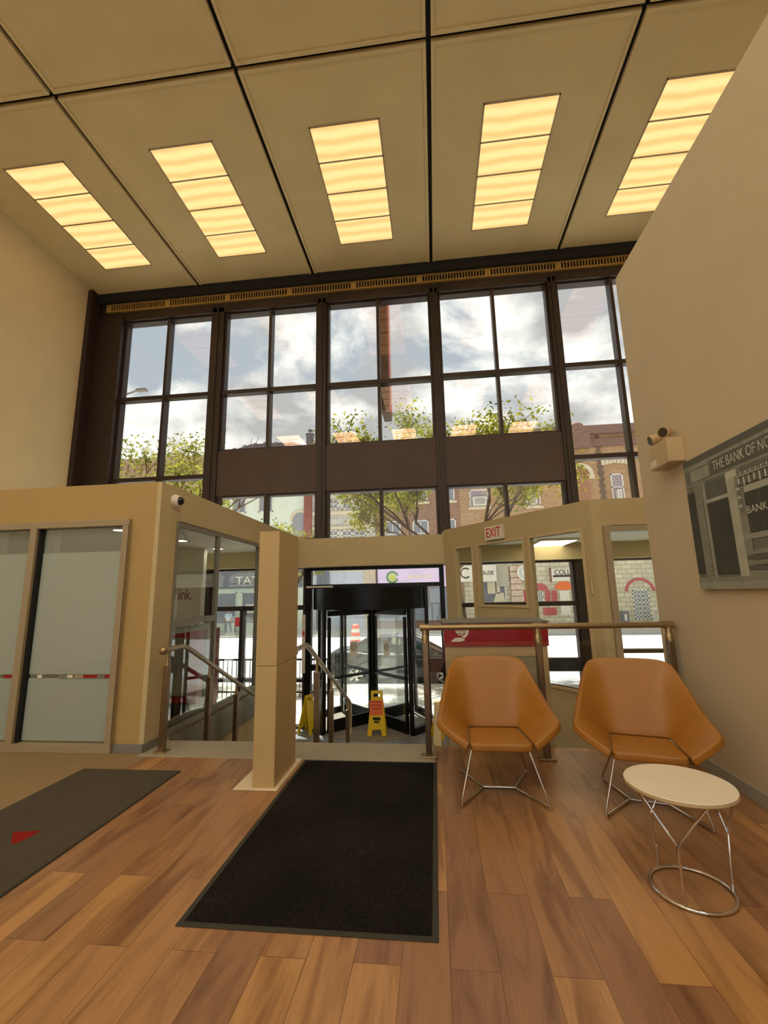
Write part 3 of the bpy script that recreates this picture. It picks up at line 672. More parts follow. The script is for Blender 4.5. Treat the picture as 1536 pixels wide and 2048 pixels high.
# wet floor signs
def wet_sign(loc, rot, label, scale=1.0, notice=True):
    t = thing('wet_floor_sign', label, 'floor sign', (0, 0, 0), 'yellow wet floor signs')
    for s_ in (-1, 1):
        th = math.radians(11) * s_
        M = Matrix.Translation((0, 0, 0.66)) @ Matrix.Rotation(th, 4, 'X') @ Matrix.Translation((0, 0, -0.66))
        f = MB(); pr = [(-0.15, 0.0), (-0.08, 0.0), (-0.07, 0.09), (0.07, 0.09), (0.08, 0.0), (0.15, 0.0), (0.095, 0.60), (0.095, 0.66), (-0.095, 0.66), (-0.095, 0.60)]
        # split to keep convex pieces
        for pc in ([(-0.15, 0), (-0.08, 0), (-0.07, 0.09), (-0.142, 0.09)], [(0.08, 0), (0.15, 0), (0.142, 0.09), (0.07, 0.09)], [(-0.142, 0.09), (0.142, 0.09), (0.095, 0.56), (-0.095, 0.56)], [(-0.095, 0.56), (-0.055, 0.56), (-0.055, 0.62), (-0.095, 0.66)], [(0.055, 0.56), (0.095, 0.56), (0.095, 0.66), (0.055, 0.62)], [(-0.055, 0.62), (0.055, 0.62), (0.095, 0.66), (-0.095, 0.66)]):
            k = len(f.v); f.prism(pc, -0.008 + s_ * 0.01, 0.008 + s_ * 0.01, 1)
            for i in range(k, len(f.v)): f.v[i] = M @ f.v[i]
        pn = f.build('panel', yellow_m, t)
        if s_ < 0 and notice:
            def dec(nm, m_, bxs):
                f = MB()
                for a, b_, c, d_ in bxs: f.box(a, b_, -0.0225, -0.0195, c, d_, M)
                return f.build(nm, m_, pn)
            dec('orange_notice', orange_m, [(-0.115, 0.10, 0.30, 0.52)])
            f = MB()
            for a, b_, c in ((-0.08, 0.07, 0.49), (-0.09, 0.08, 0.44), (-0.09, 0.07, 0.39)): f.box(a, b_, -0.0235, -0.0226, c, c + 0.012, M)
            f.build('notice_lines', red_m, pn)
            dec('caution_symbol', ink_m, [(-0.06, 0.06, 0.225, 0.27), (-0.04, 0.04, 0.19, 0.215)])
    t.location = loc; t.rotation_euler = (0, 0, rot); t.scale = (scale,) * 3
    return t
p0 = at(752, 1476, 2, ZL)
wet_sign((p0.x, p0.y + 0.22, ZL), 0.05, 'yellow wet floor sign with an orange notice in front of the revolving door', 1.22)
p0 = at(605, 1456, 2, ZL)
wet_sign((-2.62, 9.25, ZL), 1.2, 'yellow wet floor sign standing by the left frame of the entrance', 1.1, False)
wet_sign((0.0, 9.05, ZL), 0.9, 'yellow wet floor sign half hidden behind the left tan chair', 1.0, False)

# ------------------------------------------------------------------ pylon
t = thing('display_pylon', 'tall narrow beige pylon standing on a pale floor plate beside the black mat', 'column', (-1.41, 4.0, 0))
MB().box(-1.65, -1.29, 3.68, 4.36, 0.001, 0.012).build('base_plate', mat('pale_plate', (224, 208, 178), 0.5), t, bevel=0.003)
f = MB(); f.box(-1.505, -1.325, 3.71, 4.26, 0.012, 0.93); f.box(-1.505, -1.325, 3.71, 4.26, 0.934, 2.06); f.build('body', mat('pylon_tan', (190, 164, 114), 0.6, var=0.03), t, bevel=0.003)
MB().box(-1.49, -1.335, 4.26, 4.29, 0.012, 2.06).build('edge_strip', alu_m, t, bevel=0.002)
MB().box(-1.40, -1.33, 4.29, 4.32, 0.95, 1.02).build('bracket', steel_m, t, bevel=0.003)

# ------------------------------------------------------------------ rails
def rail_z(y, y0=4.80, z0=0.98): return z0 if y < y0 else z0 - 0.468 * (y - y0)
def tread_z(y):
    return -0.15 * (int((y - 4.83) / 0.32) + 1) if y > 4.83 else 0.0
def stair_rail(x, label, ys, start, end_y, ball, loop, grp):
    t = thing('stair_handrail', label, 'handrail', (x, start, 0), grp)
    path = [(x, start, 0.98), (x, 4.72, 0.985), (x, 4.80, 0.975), (x, 4.90, rail_z(4.90)), (x, end_y, rail_z(end_y))]
    if loop:
        z = rail_z(end_y); path += [(x, end_y + 0.10, z - 0.06), (x, end_y + 0.12, z - 0.2), (x, end_y + 0.10, z - 0.42), (x, end_y, z - 0.5), (x, ys[-1] + 0.03, z - 0.5)]
    MB().tube(path, 0.026, 14).build('handrail', steel_m, t, smooth=True)
    if ball: MB().sphere((x, start, 0.98), 0.042).build('end_ball', railb_m, t, smooth=True)
    for k, y in enumerate(ys):
        zt = rail_z(y) - 0.02; zb = tread_z(y)
        f = MB().box(x - 0.028, x + 0.028, y - 0.03, y + 0.03, zb + 0.015, zt - 0.13)
        ps = f.build('post', steeld_m, t, bevel=0.006)
        MB().tube([(x, y, zt - 0.15), (x, y, zt - 0.10), (x, y, zt)], 0.02, 12, rads=[0.03, 0.016, 0.014]).build('collar', railb_m, ps, smooth=True)
        MB().box(x - 0.06, x + 0.06, y - 0.055, y + 0.055, zb + 0.001, zb + 0.02).build('base_plate', railb_m, ps, bevel=0.005)
    return t
stair_rail(-2.76, 'steel stair handrail with a ball end, left of the pylon', [4.48, 5.38, 6.16, 6.95], 4.40, 7.2, True, False, 'stair handrails')
stair_rail(-1.38, 'steel stair handrail starting behind the pylon, looped at its foot', [5.20, 5.92, 7.0], 4.35, 7.10, False, True, 'stair handrails')
t = thing('guardrail', 'champagne metal guardrail with glass panels behind the tan chairs', 'guardrail', (1.0, 4.48, 0))
MB().tube([(-0.145, 4.48, 1.17), (0.95, 4.48, 1.17), (2.13, 4.48, 1.17)], 0.027, 16).build('handrail', railb_m, t, smooth=True)
xs = [-0.115, 0.95, 2.12]
for x in xs:
    ps = MB().box(x - 0.028, x + 0.028, 4.45, 4.52, 0.02, 1.04).build('post', steeld_m, t, bevel=0.006)
    MB().tube([(x - 0.045, 4.48, 1.17), (x + 0.045, 4.48, 1.17)], 0.034, 16).build('joint', railb_m, ps, smooth=True)
    MB().tube([(x, 4.48, 1.02), (x, 4.48, 1.08), (x, 4.48, 1.09), (x, 4.48, 1.15)], 0.03, 14, rads=[0.036, 0.036, 0.028, 0.03]).build('collar', railb_m, ps, smooth=True)
    MB().box(x - 0.075, x + 0.075, 4.43, 4.54, 0.001, 0.022).build('base_plate', railb_m, ps, bevel=0.006)
for a, b_ in ((-0.08, 0.915), (0.985, 2.085)):
    MB().box(a, b_, 4.482, 4.492, 0.10, 1.03).build('glass_panel', glass_m, t)

# ------------------------------------------------------------------ machine surround with red header
t = thing('machine_surround', 'beige cabinet with a red header band and white globe emblem behind the guardrail', 'cabinet', (0.6, 5.3, ZL))
MB().box(0.09, 1.15, 5.0, 5.62, ZL, 0.93).build('body', mat('cabinet_beige', (196, 174, 132), 0.55, var=0.03), t, bevel=0.006)
MB().box(0.075, 1.165, 4.985, 5.64, 0.93, 1.17).build('header', red_m, t, bevel=0.005)
MB().box(0.06, 1.18, 4.97, 5.66, 1.17, 1.19).build('top_board', grey_m, t, bevel=0.004)
f = MB(); f.box(0.17, 1.06, 4.985, 5.0, -0.9, -0.86); f.box(0.17, 1.06, 4.985, 5.0, 0.83, 0.87); f.box(0.17, 0.21, 4.985, 5.0, -0.86, 0.83); f.box(1.02, 1.06, 4.985, 5.0, -0.86, 0.83)
f.build('panel_frame', MATS['cabinet_beige'], t, bevel=0.003)
MB().box(0.21, 1.02, 4.992, 4.999, -0.86, 0.83).build('glass_front', mat('grey_green_panel', (150, 152, 130), 0.25), t)
ec = at(921, 1268, 1, 4.98); f = MB(); R = 0.065
cz = ec.z + 0.035; cx = ec.x
def disc_strip(f, r0, r1, a0, a1, y, cx, cz, n=20):
    for i in range(n):
        a, b_ = a0 + (a1 - a0) * i / n, a0 + (a1 - a0) * (i + 1) / n
        f.quad((cx + r0 * math.cos(a), y, cz + r0 * math.sin(a)), (cx + r1 * math.cos(a), y, cz + r1 * math.sin(a)), (cx + r1 * math.cos(b_), y, cz + r1 * math.sin(b_)), (cx + r0 * math.cos(b_), y, cz + r0 * math.sin(b_)))
disc_strip(f, 0.001, R * 0.80, 0, 2 * PI, 4.982, cx, cz)
f.quad((cx - 0.11, 4.982, cz - 0.115), (cx + 0.0, 4.982, cz - 0.115), (cx + 0.045, 4.982, cz - 0.10), (cx + 0.03, 4.982, cz - 0.07), (cx - 0.06, 4.982, cz - 0.075))
disc_strip(f, R * 0.92, R * 1.35, -PI * 0.42, PI * 0.35, 4.982, cx, cz)
em = f.build('emblem', white_m, t)
f = MB()
for k in (-0.5, 0, 0.5): f.box(cx + k * R - 0.0022, cx + k * R + 0.0022, 4.979, 4.981, cz - R * 0.8 * math.sqrt(1 - k * k * 1.3), cz + R * 0.8 * math.sqrt(1 - k * k * 1.3)); f.box(cx - R * 0.8 * math.sqrt(1 - k * k * 1.3), cx + R * 0.8 * math.sqrt(1 - k * k * 1.3), 4.979, 4.981, cz + k * R - 0.0022, cz + k * R + 0.0022)
f.build('emblem_grid', red_m, em)

# ------------------------------------------------------------------ mats
def matthing(name, label, cat, x0, x1, y0, y1, top, border, bw=0.03, h=0.009):
    t = thing(name, label, cat, ((x0 + x1) / 2, (y0 + y1) / 2, 0))
    MB().box(x0, x1, y0, y1, 0.0005, h * 0.6).build('rubber_border', border, t, bevel=0.002)
    MB().box(x0 + bw, x1 - bw, y0 + bw, y1 - bw, h * 0.6, h).build('pile', top, t, bevel=0.003)
    return t
matthing('door_mat', 'large black carpet mat with a rubber border on the wood floor', 'mat', -1.265, -0.045, 2.25, 4.345, matpile_m, rubber_m)
rg_ = matthing('carpet_runner', 'long grey carpet runner with a red mark at the left edge', 'rug', -3.22, -2.285, 0.6, 4.03, rugpile_m, rubber_m, 0.012)
a, b_, c, d_ = at(22, 1686, 2, 0.01), at(26, 1664, 2, 0.01), at(84, 1661, 2, 0.01), at(30, 1688, 2, 0.01)
MB().prism([(a.x, a.y), (d_.x, d_.y), (c.x, c.y), (b_.x, b_.y)], 0.0092, 0.0105).build('red_mark', carpet('red_pile', (120, 24, 26), (170, 44, 40), 230), rg_)

# ------------------------------------------------------------------ lounge chairs
def patch(c00, c10, c11, c01, n=10, m_=10, bulge=0.0):
    c00, c10, c11, c01 = map(Vector, (c00, c10, c11, c01)); nrm = (c10 - c00).cross(c01 - c00).normalized()
    G = []
    for j in range(m_ + 1):
        v = j / m_; row = []
        for i in range(n + 1):
            u = i / n; p = c00 * (1 - u) * (1 - v) + c10 * u * (1 - v) + c11 * u * v + c01 * (1 - u) * v
            row.append(p + nrm * bulge * math.sin(PI * u) * math.sin(PI * v))
        G.append(row)
    return G
def panel_obj(name, grids, parent, thick=0.06, smoothit=6, keep=lambda p: False):
    bm = bmesh.new()
    for G in grids:
        V = [[bm.verts.new(p) for p in row] for row in G]
        for j in range(len(V) - 1):
            for i in range(len(V[0]) - 1): bm.faces.new((V[j][i], V[j][i + 1], V[j + 1][i + 1], V[j + 1][i]))
    bmesh.ops.remove_doubles(bm, verts=bm.verts, dist=0.002)
    bmesh.ops.recalc_face_normals(bm, faces=bm.faces)
    for _ in range(smoothit):
        new = {}
        for v in bm.verts:
            if keep(v.co): continue
            if v.is_boundary:
                nb = [e.other_vert(v) for e in v.link_edges if e.is_boundary]
            else: nb = [e.other_vert(v) for e in v.link_edges]
            s_ = Vector()
            for q in nb: s_ += q.co
            new[v] = v.co.lerp(s_ / len(nb), 0.5)
        for v, c in new.items(): v.co = c
    me = bpy.data.meshes.new(name); bm.to_mesh(me); bm.free(); me.materials.append(leather_m); me.shade_smooth()
    o = bpy.data.objects.new(name, me); C.objects.link(o); o.parent = parent
    # want normals facing up/front
    if sum((p.normal.z - p.normal.y) for p in me.polygons) < 0: me.flip_normals()
    s_ = o.modifiers.new('s', 'SOLIDIFY'); s_.thickness = thick; s_.offset = -1
    b_ = o.modifiers.new('b', 'BEVEL'); b_.width = 0.014; b_.segments = 3; b_.limit_method = 'ANGLE'; b_.angle_limit = math.radians(50)
    return o
def make_chair(label):
    t = thing('lounge_chair', label, 'chair', (0, 0, 0), 'tan lounge chairs by the guardrail')
    A = lambda s: Vector((0.228 * s, -0.345, 0.425)); B = lambda s: Vector((0.198 * s, 0.15, 0.405))
    T = lambda s: Vector((0.20 * s, 0.37, 0.945)); Cc = lambda s: Vector((0.315 * s, 0.345, 0.915)); E = lambda s: Vector((0.395 * s, 0.03, 0.625)); D = lambda s: Vector((0.455 * s, -0.25, 0.545))
    panel_obj('seat', [patch(A(-1), A(1), B(1), B(-1), 10, 10, 0.012)], t, 0.055, 1)
    def bent(p0, p1, p2, p3, n=10):
        return patch(p0, p1, p2, p3, n, 12)
    backs = [bent(B(-1), B(1), T(1), T(-1), 8), bent(B(1), E(1), Cc(1), T(1), 6), bent(E(-1), B(-1), T(-1), Cc(-1), 6)]
    for s in (-1, 1):
        backs.append(patch(A(s), D(s), E(s), B(s), 6, 8, 0.012 * s) if False else patch(B(s), E(s), D(s), A(s), 6, 10))
    bl = [(A(-1), B(-1)), (A(1), B(1)), (B(-1), B(1))]
    panel_obj('backrest', backs, t, 0.05, 5, keep=lambda p: any(p_on(p, a_, b_) for a_, b_ in bl))
    # leg frames: wire side loops and floor stretcher
    N1 = {s: Vector((0.12 * s, 0.0, 0.012)) for s in (-1, 1)}
    for s in (-1, 1):
        ff = Vector((0.30 * s, -0.33, 0.012)); rf = Vector((0.27 * s, 0.33, 0.012)); sf = Vector((0.20 * s, -0.22, 0.375)); sr = Vector((0.17 * s, 0.08, 0.36))
        MB().tube([sf, ff + Vector((0, 0, 0.03)), ff, ff.lerp(N1[s], 0.06), N1[s]], 0.0085, 10).build('leg', chrome_m, t, smooth=True)
        MB().tube([sr, rf + Vector((0, 0, 0.03)), rf, rf.lerp(N1[s], 0.06), N1[s]], 0.0085, 10).build('leg', chrome_m, t, smooth=True)
    MB().tube([N1[-1], N1[1]], 0.0095, 10).build('stretcher', chrome_m, t, smooth=True)
    return t
def p_on(p, a, b):
    ab = b - a; k = max(0, min(1, (p - a).dot(ab) / ab.dot(ab))); return (a + ab * k - p).length < 0.012
ch = make_chair('tan leather lounge chair with chrome wire legs, before the red headed cabinet')
ch.location = (0.43, 3.84, 0)
ch2 = copy_tree(ch); ch2['label'] = 'tan leather lounge chair turned beside the right wall, behind the round white table'
ch2.location = (1.45, 3.66, 0); ch2.rotation_euler = (0, 0, math.radians(-15)); ch2.scale = (1, 1, 1)

# ------------------------------------------------------------------ side table
tc_ = Vector((1.225, 2.70, 0)); RB = 0.185; RT = 0.255; HT = 0.50
t = thing('side_table', 'round white side table on a chrome wire base in front of the right chair', 'table', tc_)
MB().lathe([(0.001, HT), (RT - 0.002, HT), (RT, HT - 0.003)], tc_, 64).build('top_surface', tabl_m, t, smooth=True)
MB().lathe([(RT, HT - 0.003), (RT, HT - 0.018), (RT - 0.012, HT - 0.027), (0.001, HT - 0.027)], tc_, 64).build('top_edge', tabe_m, t, smooth=True)
MB().tube([tc_ + Vector((RB * math.cos(a * PI / 24), RB * math.sin(a * PI / 24), 0.009)) for a in range(48)], 0.0085, 10, closed=True).build('base_ring', chrome_m, t, smooth=True)
degs = [115, 235, 355]
for k, dg in enumerate(degs):
    def cyl(deg, r, z): a = math.radians(deg); return tc_ + Vector((r * math.cos(a), r * math.sin(a), z))
    foot = cyl(dg, RB, 0.012); join = cyl(dg, 0.20, 0.27)
    f = MB(); f.tube([foot, join, cyl(dg + 36, 0.225, 0.46), cyl(dg + 42, 0.225, 0.472), cyl(dg + 58, 0.225, 0.472)], 0.0065, 8)
    f.tube([foot + Vector((0.002, 0, 0)), join + Vector((0.003, 0.002, 0)), cyl(dg - 36, 0.225, 0.46), cyl(dg - 42, 0.225, 0.472), cyl(dg - 58, 0.225, 0.472)], 0.0065, 8)
    f.build('leg', chrome_m, t, smooth=True)

# ------------------------------------------------------------------ wall items
# emergency light
t = thing('emergency_light', 'cream emergency light unit with two lamp heads high on the right wall', 'emergency light', (2.1, 4.25, 2.65))
MB().box(2.06, 2.2, 3.95, 4.29, 2.58, 2.80).build('housing', trim_m, t, bevel=0.008)
MB().box(2.057, 2.06, 4.17, 4.27, 2.60, 2.66).build('label_plate', white_m, t)
for y, az in ((4.05, 0.25), (4.25, -0.5)):
    c = Vector((2.12, y, 2.88)); d_ = Vector((-0.8, -0.45 if y < 4.1 else 0.1, -0.2)).normalized()
    hd = MB(); hd.tube([c - d_ * 0.06, c - d_ * 0.045, c, c + d_ * 0.05], 0.05, 18, rads=[0.02, 0.034, 0.05, 0.052]); h_ = hd.build('lamp_head', trim_m, t, smooth=True)
    MB().tube([c + d_ * 0.049, c + d_ * 0.053], 0.042, 18).build('lens', mat('lamp_lens', (70, 60, 48), 0.15), h_, smooth=True)
    MB().tube([Vector((2.12, y, 2.80)), c], 0.012, 10).build('swivel', trim_m, h_, smooth=True)
# dome camera
t = thing('security_camera', 'white dome security camera with a dark lens at the office corner', 'camera', (-2.9, 4.68, 2.60))
c = Vector((-2.93, 4.70, 2.60))
MB().lathe([(0.001, 0.0), (0.075, 0.0), (0.075, 0.03), (0.06, 0.06), (0.045, 0.07)], (0, 0, 0), 28, M=Matrix.Translation(c - Vector((0.01, 0, 0))) @ Matrix.Rotation(PI / 2, 4, 'Y')).build('housing', white_m, t, smooth=True)
MB().sphere(c + Vector((0.055, 0, 0)), 0.05).build('dome', mat('black_dome', (12, 11, 12), 0.08), t, smooth=True)

# ------------------------------------------------------------------ wall picture: old bank storefront in grey
px_x = 2.165
t = thing('wall_picture', 'large grey canvas photograph of an old bank storefront on the right wall', 'picture', (2.18, 3.2, 1.5))
G = lambda v, w=(0.98, 1.0, 0.92): tuple(int(v * k) for k in w)
pic = [mat('print_%d' % i, G(v), 0.7, var=0.12, vscale=9) for i, v in enumerate((118, 98, 140, 156, 178, 70, 200))]
y1_, y0_, z0_, z1_ = 3.955, 2.2, 1.485, 2.555
MB().box(2.168, 2.2, y0_, y1_, z0_, z1_).build('canvas', pic[1], t, bevel=0.003)
def pp(x, y): return at(1370 + 0.1710 * x, 840 + 0.1709 * y, 0, px_x)
f = MB(); off_ = [0.0]
def poly(k, pts):
    f.k = k; off_[0] += 0.00012; n = len(f.v)
    f.v += [Vector((2.1675 - off_[0], p_[0], p_[1])) for p_ in pts]; f.face(tuple(range(n, n + len(pts))))
def qd(k, *pts): poly(k, [(pp(*q).y, pp(*q).z) for q in pts])
def rc(k, ya, yb_, za, zb): poly(k, [(ya, za), (yb_, za), (yb_, zb), (ya, zb)])
Z = lambda x, y: pp(x, y).z
Yv = lambda x, y: pp(x, y).y
rc(0, y1_, y0_, z0_, z1_)                              # mid grey ground
rc(2, y1_, y0_, 2.46, 2.50); rc(1, y1_, y0_, 2.50, z1_)
for k in range(9): rc(3, y1_ - 0.2 * k - 0.16, y1_ - 0.2 * k - 0.30, 2.47, 2.49)
zt = Z(330, 560)
rc(1, Yv(290, 600), y0_, zt - 0.05, zt + 0.07)         # fascia with lettering
rc(2, y1_, y0_, zt - 0.075, zt - 0.055)
rc(3, Yv(60, 650), Yv(270, 560), zt - 0.045, zt + 0.045)
zf = zt - 0.075
rc(2, Yv(120, 900), Yv(200, 900), z0_ + 0.06, zf)      # left pilaster
for k in range(9): rc(0, Yv(120, 900), Yv(200, 900), z0_ + 0.10 + k * 0.08, z0_ + 0.104 + k * 0.08)
rc(5, y1_, Yv(110, 900), z0_ + 0.12, zf - 0.05)
rc(3, Yv(210, 900), Yv(250, 900), z0_ + 0.06, zf)      # door frame
rc(1, Yv(250, 900), Yv(480, 800), Z(245, 940), zf - 0.02)
rc(4, Yv(250, 900), Yv(500, 800), Z(250, 980), Z(250, 940))
rc(5, Yv(258, 990), Yv(510, 930), z0_ + 0.11, Z(250, 990))
rc(4, Yv(490, 800), Yv(590, 800), z0_ + 0.09, zf)      # light column
rc(2, Yv(590, 800), Yv(680, 800), z0_ + 0.09, zf)
rc(6, Yv(470, 640), Yv(600, 640), zf - 0.05, zf)
zw = Z(690, 850)
rc(4, Yv(690, 820), y0_, zw, zw + 0.045)
rc(5, Yv(700, 900), y0_, Z(720, 1330), zw)             # shop window
for k in range(5): rc(1, Yv(740, 1000) - k * 0.12, Yv(740, 1000) - k * 0.12 - 0.004, Z(720, 1300), zw)
rc(3, Yv(700, 1350), y0_, Z(720, 1400), Z(720, 1335))
for k in range(5): rc(1 if k % 2 else 2, Yv(720, 1500), y0_, z0_ + 0.09 + k * 0.035, z0_ + 0.12 + k * 0.035)
rc(3, y1_, y0_, z0_, z0_ + 0.055); rc(2, y1_, y0_, z0_ + 0.055, z0_ + 0.09)
# awning fringe
ya = Yv(610, 640)
rc(1, ya, y0_, zf - 0.13, zf - 0.03)
for k in range(44):
    rc(6 if k % 2 else 3, ya - k * 0.026, ya - k * 0.026 - 0.015, zf - 0.055, zf - 0.035); rc(6 if k % 2 == 0 else 0, ya - k * 0.026, ya - k * 0.026 - 0.018, zf - 0.12 - 0.008 * (k % 3), zf - 0.075)
rc(4, ya, y0_, zf - 0.07, zf - 0.062)
for k in range(7): rc(6 if k % 2 else 0, Yv(640, 900), Yv(680, 900), zf - 0.13 - k * 0.03, zf - 0.115 - k * 0.03)
f.build('print', pic, t)
yL = Yv(330, 580); yR = Yv(960, 330)
text('THE BANK OF NOVA SCOTIA', 'lettering', pic[6], frame_mat((2.1635, yL, zt + 0.008), (0, -1, 0), (-1, 0, 0)), 0.105, t, 0.0005, 'LEFT', 0.70)
text('BANK of', 'lettering', pic[6], frame_mat((2.1635, Yv(725, 1075), Z(725, 1060)), (0, -1, 0), (-1, 0, 0)), 0.075, t, 0.0005, 'LEFT', 1.0)

# ------------------------------------------------------------------ blade sign outside
bs = thing('blade_sign', 'tall red projecting blade sign with a white edge hanging outside the window', 'sign', (-1.0, 10.4, 5.9))
MB().box(-1.13, -0.93, 10.1, 10.88, 5.9, 9.6).build('sign_box', mat('sign_maroon', (96, 80, 74), 0.5), bs, bevel=0.02)
MB().box(-0.93, -0.915, 10.18, 10.82, 6.0, 9.5).build('red_face', redb_m, bs)
MB().box(-0.915, -0.905, 10.40, 10.60, 6.2, 9.3).build('white_emblem', white_m, bs)
f = MB()
for z in (6.4, 9.2): f.box(-1.06, -1.0, 9.8, 10.1, z, z + 0.06)
f.build('bracket', bronze_m, bs)


# ================================================================== the street
pave_m = brickmat('brick_paver', (206, 198, 186), (186, 178, 166), (150, 144, 134), 1, 0.22, 0.11, 0.9, 'xy', 0.2, 0.01)
conc_m = mat('concrete_walk', (206, 202, 192), 0.9, var=0.08, vscale=2)
road_m = mat('asphalt', (196, 196, 196), 0.9, var=0.1, vscale=1.5)
def st_(mb, name, m): return tg(mb.build(name, m))
st_(MB().box(-45, 45, 9.75, 12.6, ZL - 0.2, ZL), 'sidewalk', conc_m)
st_(MB().box(-45, 45, 12.6, 14.05, ZL - 0.2, ZL), 'sidewalk', pave_m)
st_(MB().box(-45, 45, 14.05, 14.2, ZL - 0.2, ZL), 'curb', conc_m)
st_(MB().box(-45, 45, 14.2, 31.0, ZL - 0.3, ZL - 0.13), 'road', road_m)
st_(MB().box(-45, 45, 31.0, 36.0, ZL - 0.2, ZL), 'sidewalk', conc_m)
st_(MB().box(-45, 45, 20.9, 21.05, ZL - 0.131, ZL - 0.126), 'road_line', mat('road_paint', (230, 220, 180), 0.8))

YB2 = 36.0
tanb_m = brickmat('tan_brick', (196, 158, 116), (170, 130, 92), (164, 144, 118), 1, 0.30, 0.10)
brownb_m = brickmat('brown_brick', (196, 164, 132), (170, 138, 110), (176, 160, 138), 1, 0.30, 0.10)
redbk_m = brickmat('red_brick', (164, 124, 98), (140, 100, 80), (150, 134, 114), 1, 0.30, 0.10)
stone_m = brickmat('grey_stone', (206, 204, 194), (190, 188, 178), (160, 158, 148), 1, 1.2, 0.5, msize=0.02)
rub_m = brickmat('rubble_stone', (232, 220, 192), (204, 194, 168), (176, 168, 148), 1, 0.7, 0.35, msize=0.03)
teal_m = mat('pale_teal_stucco', (216, 226, 208), 0.9, var=0.08, vscale=0.6)
slate_m = mat('slate_roof', (92, 90, 96), 0.8, var=0.15)
corn_m = mat('cornice_brown', (126, 98, 86), 0.7, var=0.08)
limest_m = mat('limestone', (212, 200, 172), 0.8, var=0.06)
shopg_m = mat('shop_grey', (196, 200, 210), 0.7, var=0.04)
shopd_m = mat('shop_dark', (110, 114, 124), 0.6, var=0.08)
dglass_m = mat('dark_window_glass', (132, 138, 146), 0.12, 0.0, var=0.15, vscale=0.4)
wfr_m = mat('white_sash', (222, 218, 206), 0.6)
blind_m = mat('window_blind', (158, 146, 150), 0.8)
shut_m = mat('red_shutter', (186, 80, 86), 0.6, var=0.06)
def P2(px, py): 
    p = at(px, py, 1, YB2); return p.x, p.z
def bwindow(t, x0, x1, z0, z1, nm='window', glass=None, sash=True, y=YB2, div=2, rows=2):
    f = MB(); w = 0.09
    f.box(x0, x0 + w, y - 0.05, y + 0.1, z0, z1); f.box(x1 - w, x1, y - 0.05, y + 0.1, z0, z1); f.box(x0, x1, y - 0.05, y + 0.1, z0, z0 + w); f.box(x0, x1, y - 0.05, y + 0.1, z1 - w, z1)
    if sash:
        for k in range(1, rows): zz = z0 + (z1 - z0) * k / rows; f.box(x0, x1, y - 0.05, y + 0.08, zz - 0.04, zz + 0.04)
        for k in range(1, div): xx = x0 + (x1 - x0) * k / div; f.box(xx - 0.03, xx + 0.03, y - 0.05, y + 0.08, z0, z1)
    o = f.build(nm, wfr_m, t)
    MB().box(x0 + w * 0.8, x1 - w * 0.8, y - 0.01, y + 0.09, z0 + w * 0.8, z1 - w * 0.8).build('pane', glass or dglass_m, o)
    return o
def sill(t, x0, x1, z, m=None, h=0.18): return MB().box(x0 - 0.15, x1 + 0.15, YB2 - 0.18, YB2 + 0.05, z - h, z).build('sill', m or limest_m, t)
def building(label, x0, x1, ztop, m, ztopm=None):
    t = thing('building', label, 'building', ((x0 + x1) / 2, YB2, ZL), 'buildings across the street')
    MB().box(x0, x1, YB2, YB2 + 12, ZL, ztop).build('wall', m, t); return t
def cornice(t, x0, x1, z0, z1, m, dep=0.5, nb=0):
    MB().box(x0, x1, YB2 - dep, YB2 + 0.3, z1 - (z1 - z0) * 0.35, z1).build('cornice', m, t)
    MB().box(x0, x1, YB2 - dep * 0.4, YB2 + 0.3, z0, z1 - (z1 - z0) * 0.35).build('frieze', m, t)
    if nb:
        f = MB()
        for k in range(nb):
            xx = x0 + (x1 - x0) * (k + 0.5) / nb; f.box(xx - 0.1, xx + 0.1, YB2 - dep * 0.8, YB2, z0 + 0.1, z1 - (z1 - z0) * 0.35)
        f.build('corbels', m, t)
# A far left low brown brick
t = building('brown brick building seen at the far left through the tall window', -45, -19.0, 13.6, brownb_m)
cornice(t, -45, -19.0, 12.5, 13.9, brownb_m, 0.5, 40)
MB().sphere((-22.6, YB2 - 0.2, 14.2), 0.55, sc=(1, 0.6, 0.8)).build('finial', limest_m, t, smooth=True)
MB().box(-23.3, -21.9, YB2 - 0.3, YB2 + 0.2, 13.5, 14.2).build('pedestal', brownb_m, t)
for k in range(6): bwindow(t, -42 + k * 3.8, -40.4 + k * 3.8, 8.4, 10.8); 
for k in range(3): bwindow(t, -30.6 + k * 3.8, -29 + k * 3.8, 3.6, 6.2)
# B mansard
t = building('pale green building with a slate mansard roof and tall chimney across the street', -19.0, -10.0, 13.3, teal_m)
MB().prism([(-18.6, 13.3), (-10.3, 13.3), (-11.2, 14.6), (-12.0, 14.9), (-15.8, 14.9), (-17.6, 14.4)], YB2 + 0.3, YB2 + 6, 1).build('mansard_roof', slate_m, t)
f = MB()
for k in range(9): f.sphere((-18.2 + k * 0.95, YB2 + 0.2, 14.0 + 0.8 * math.sin(PI * (k + 0.5) / 9)), 0.22, 10, 6)
f.build('roof_ornaments', slate_m, t, smooth=True)
MB().box(-10.75, -10.2, YB2 + 0.3, YB2 + 0.9, 13.0, 15.5).build('chimney', slate_m, t)
MB().lathe([(0.36, 15.5), (0.42, 15.6), (0.25, 15.75), (0.2, 16.0), (0.001, 16.1)], (-10.47, YB2 + 0.6, 0), 12).build('chimney_cap', slate_m, t, smooth=True)
for x in (-17.2, -14.8): bwindow(t, x, x + 1.3, 8.6, 11.2, glass=dglass_m)
a = P2(600, 1040); 
f = MB(); disc = [(a[0] + 0.85 * math.cos(k * PI / 12), a[1] + 0.85 * math.sin(k * PI / 12)) for k in range(13)]
f.prism(disc, YB2 - 0.12, YB2 + 0.1, 1); f.build('arch_hood', limest_m, t)
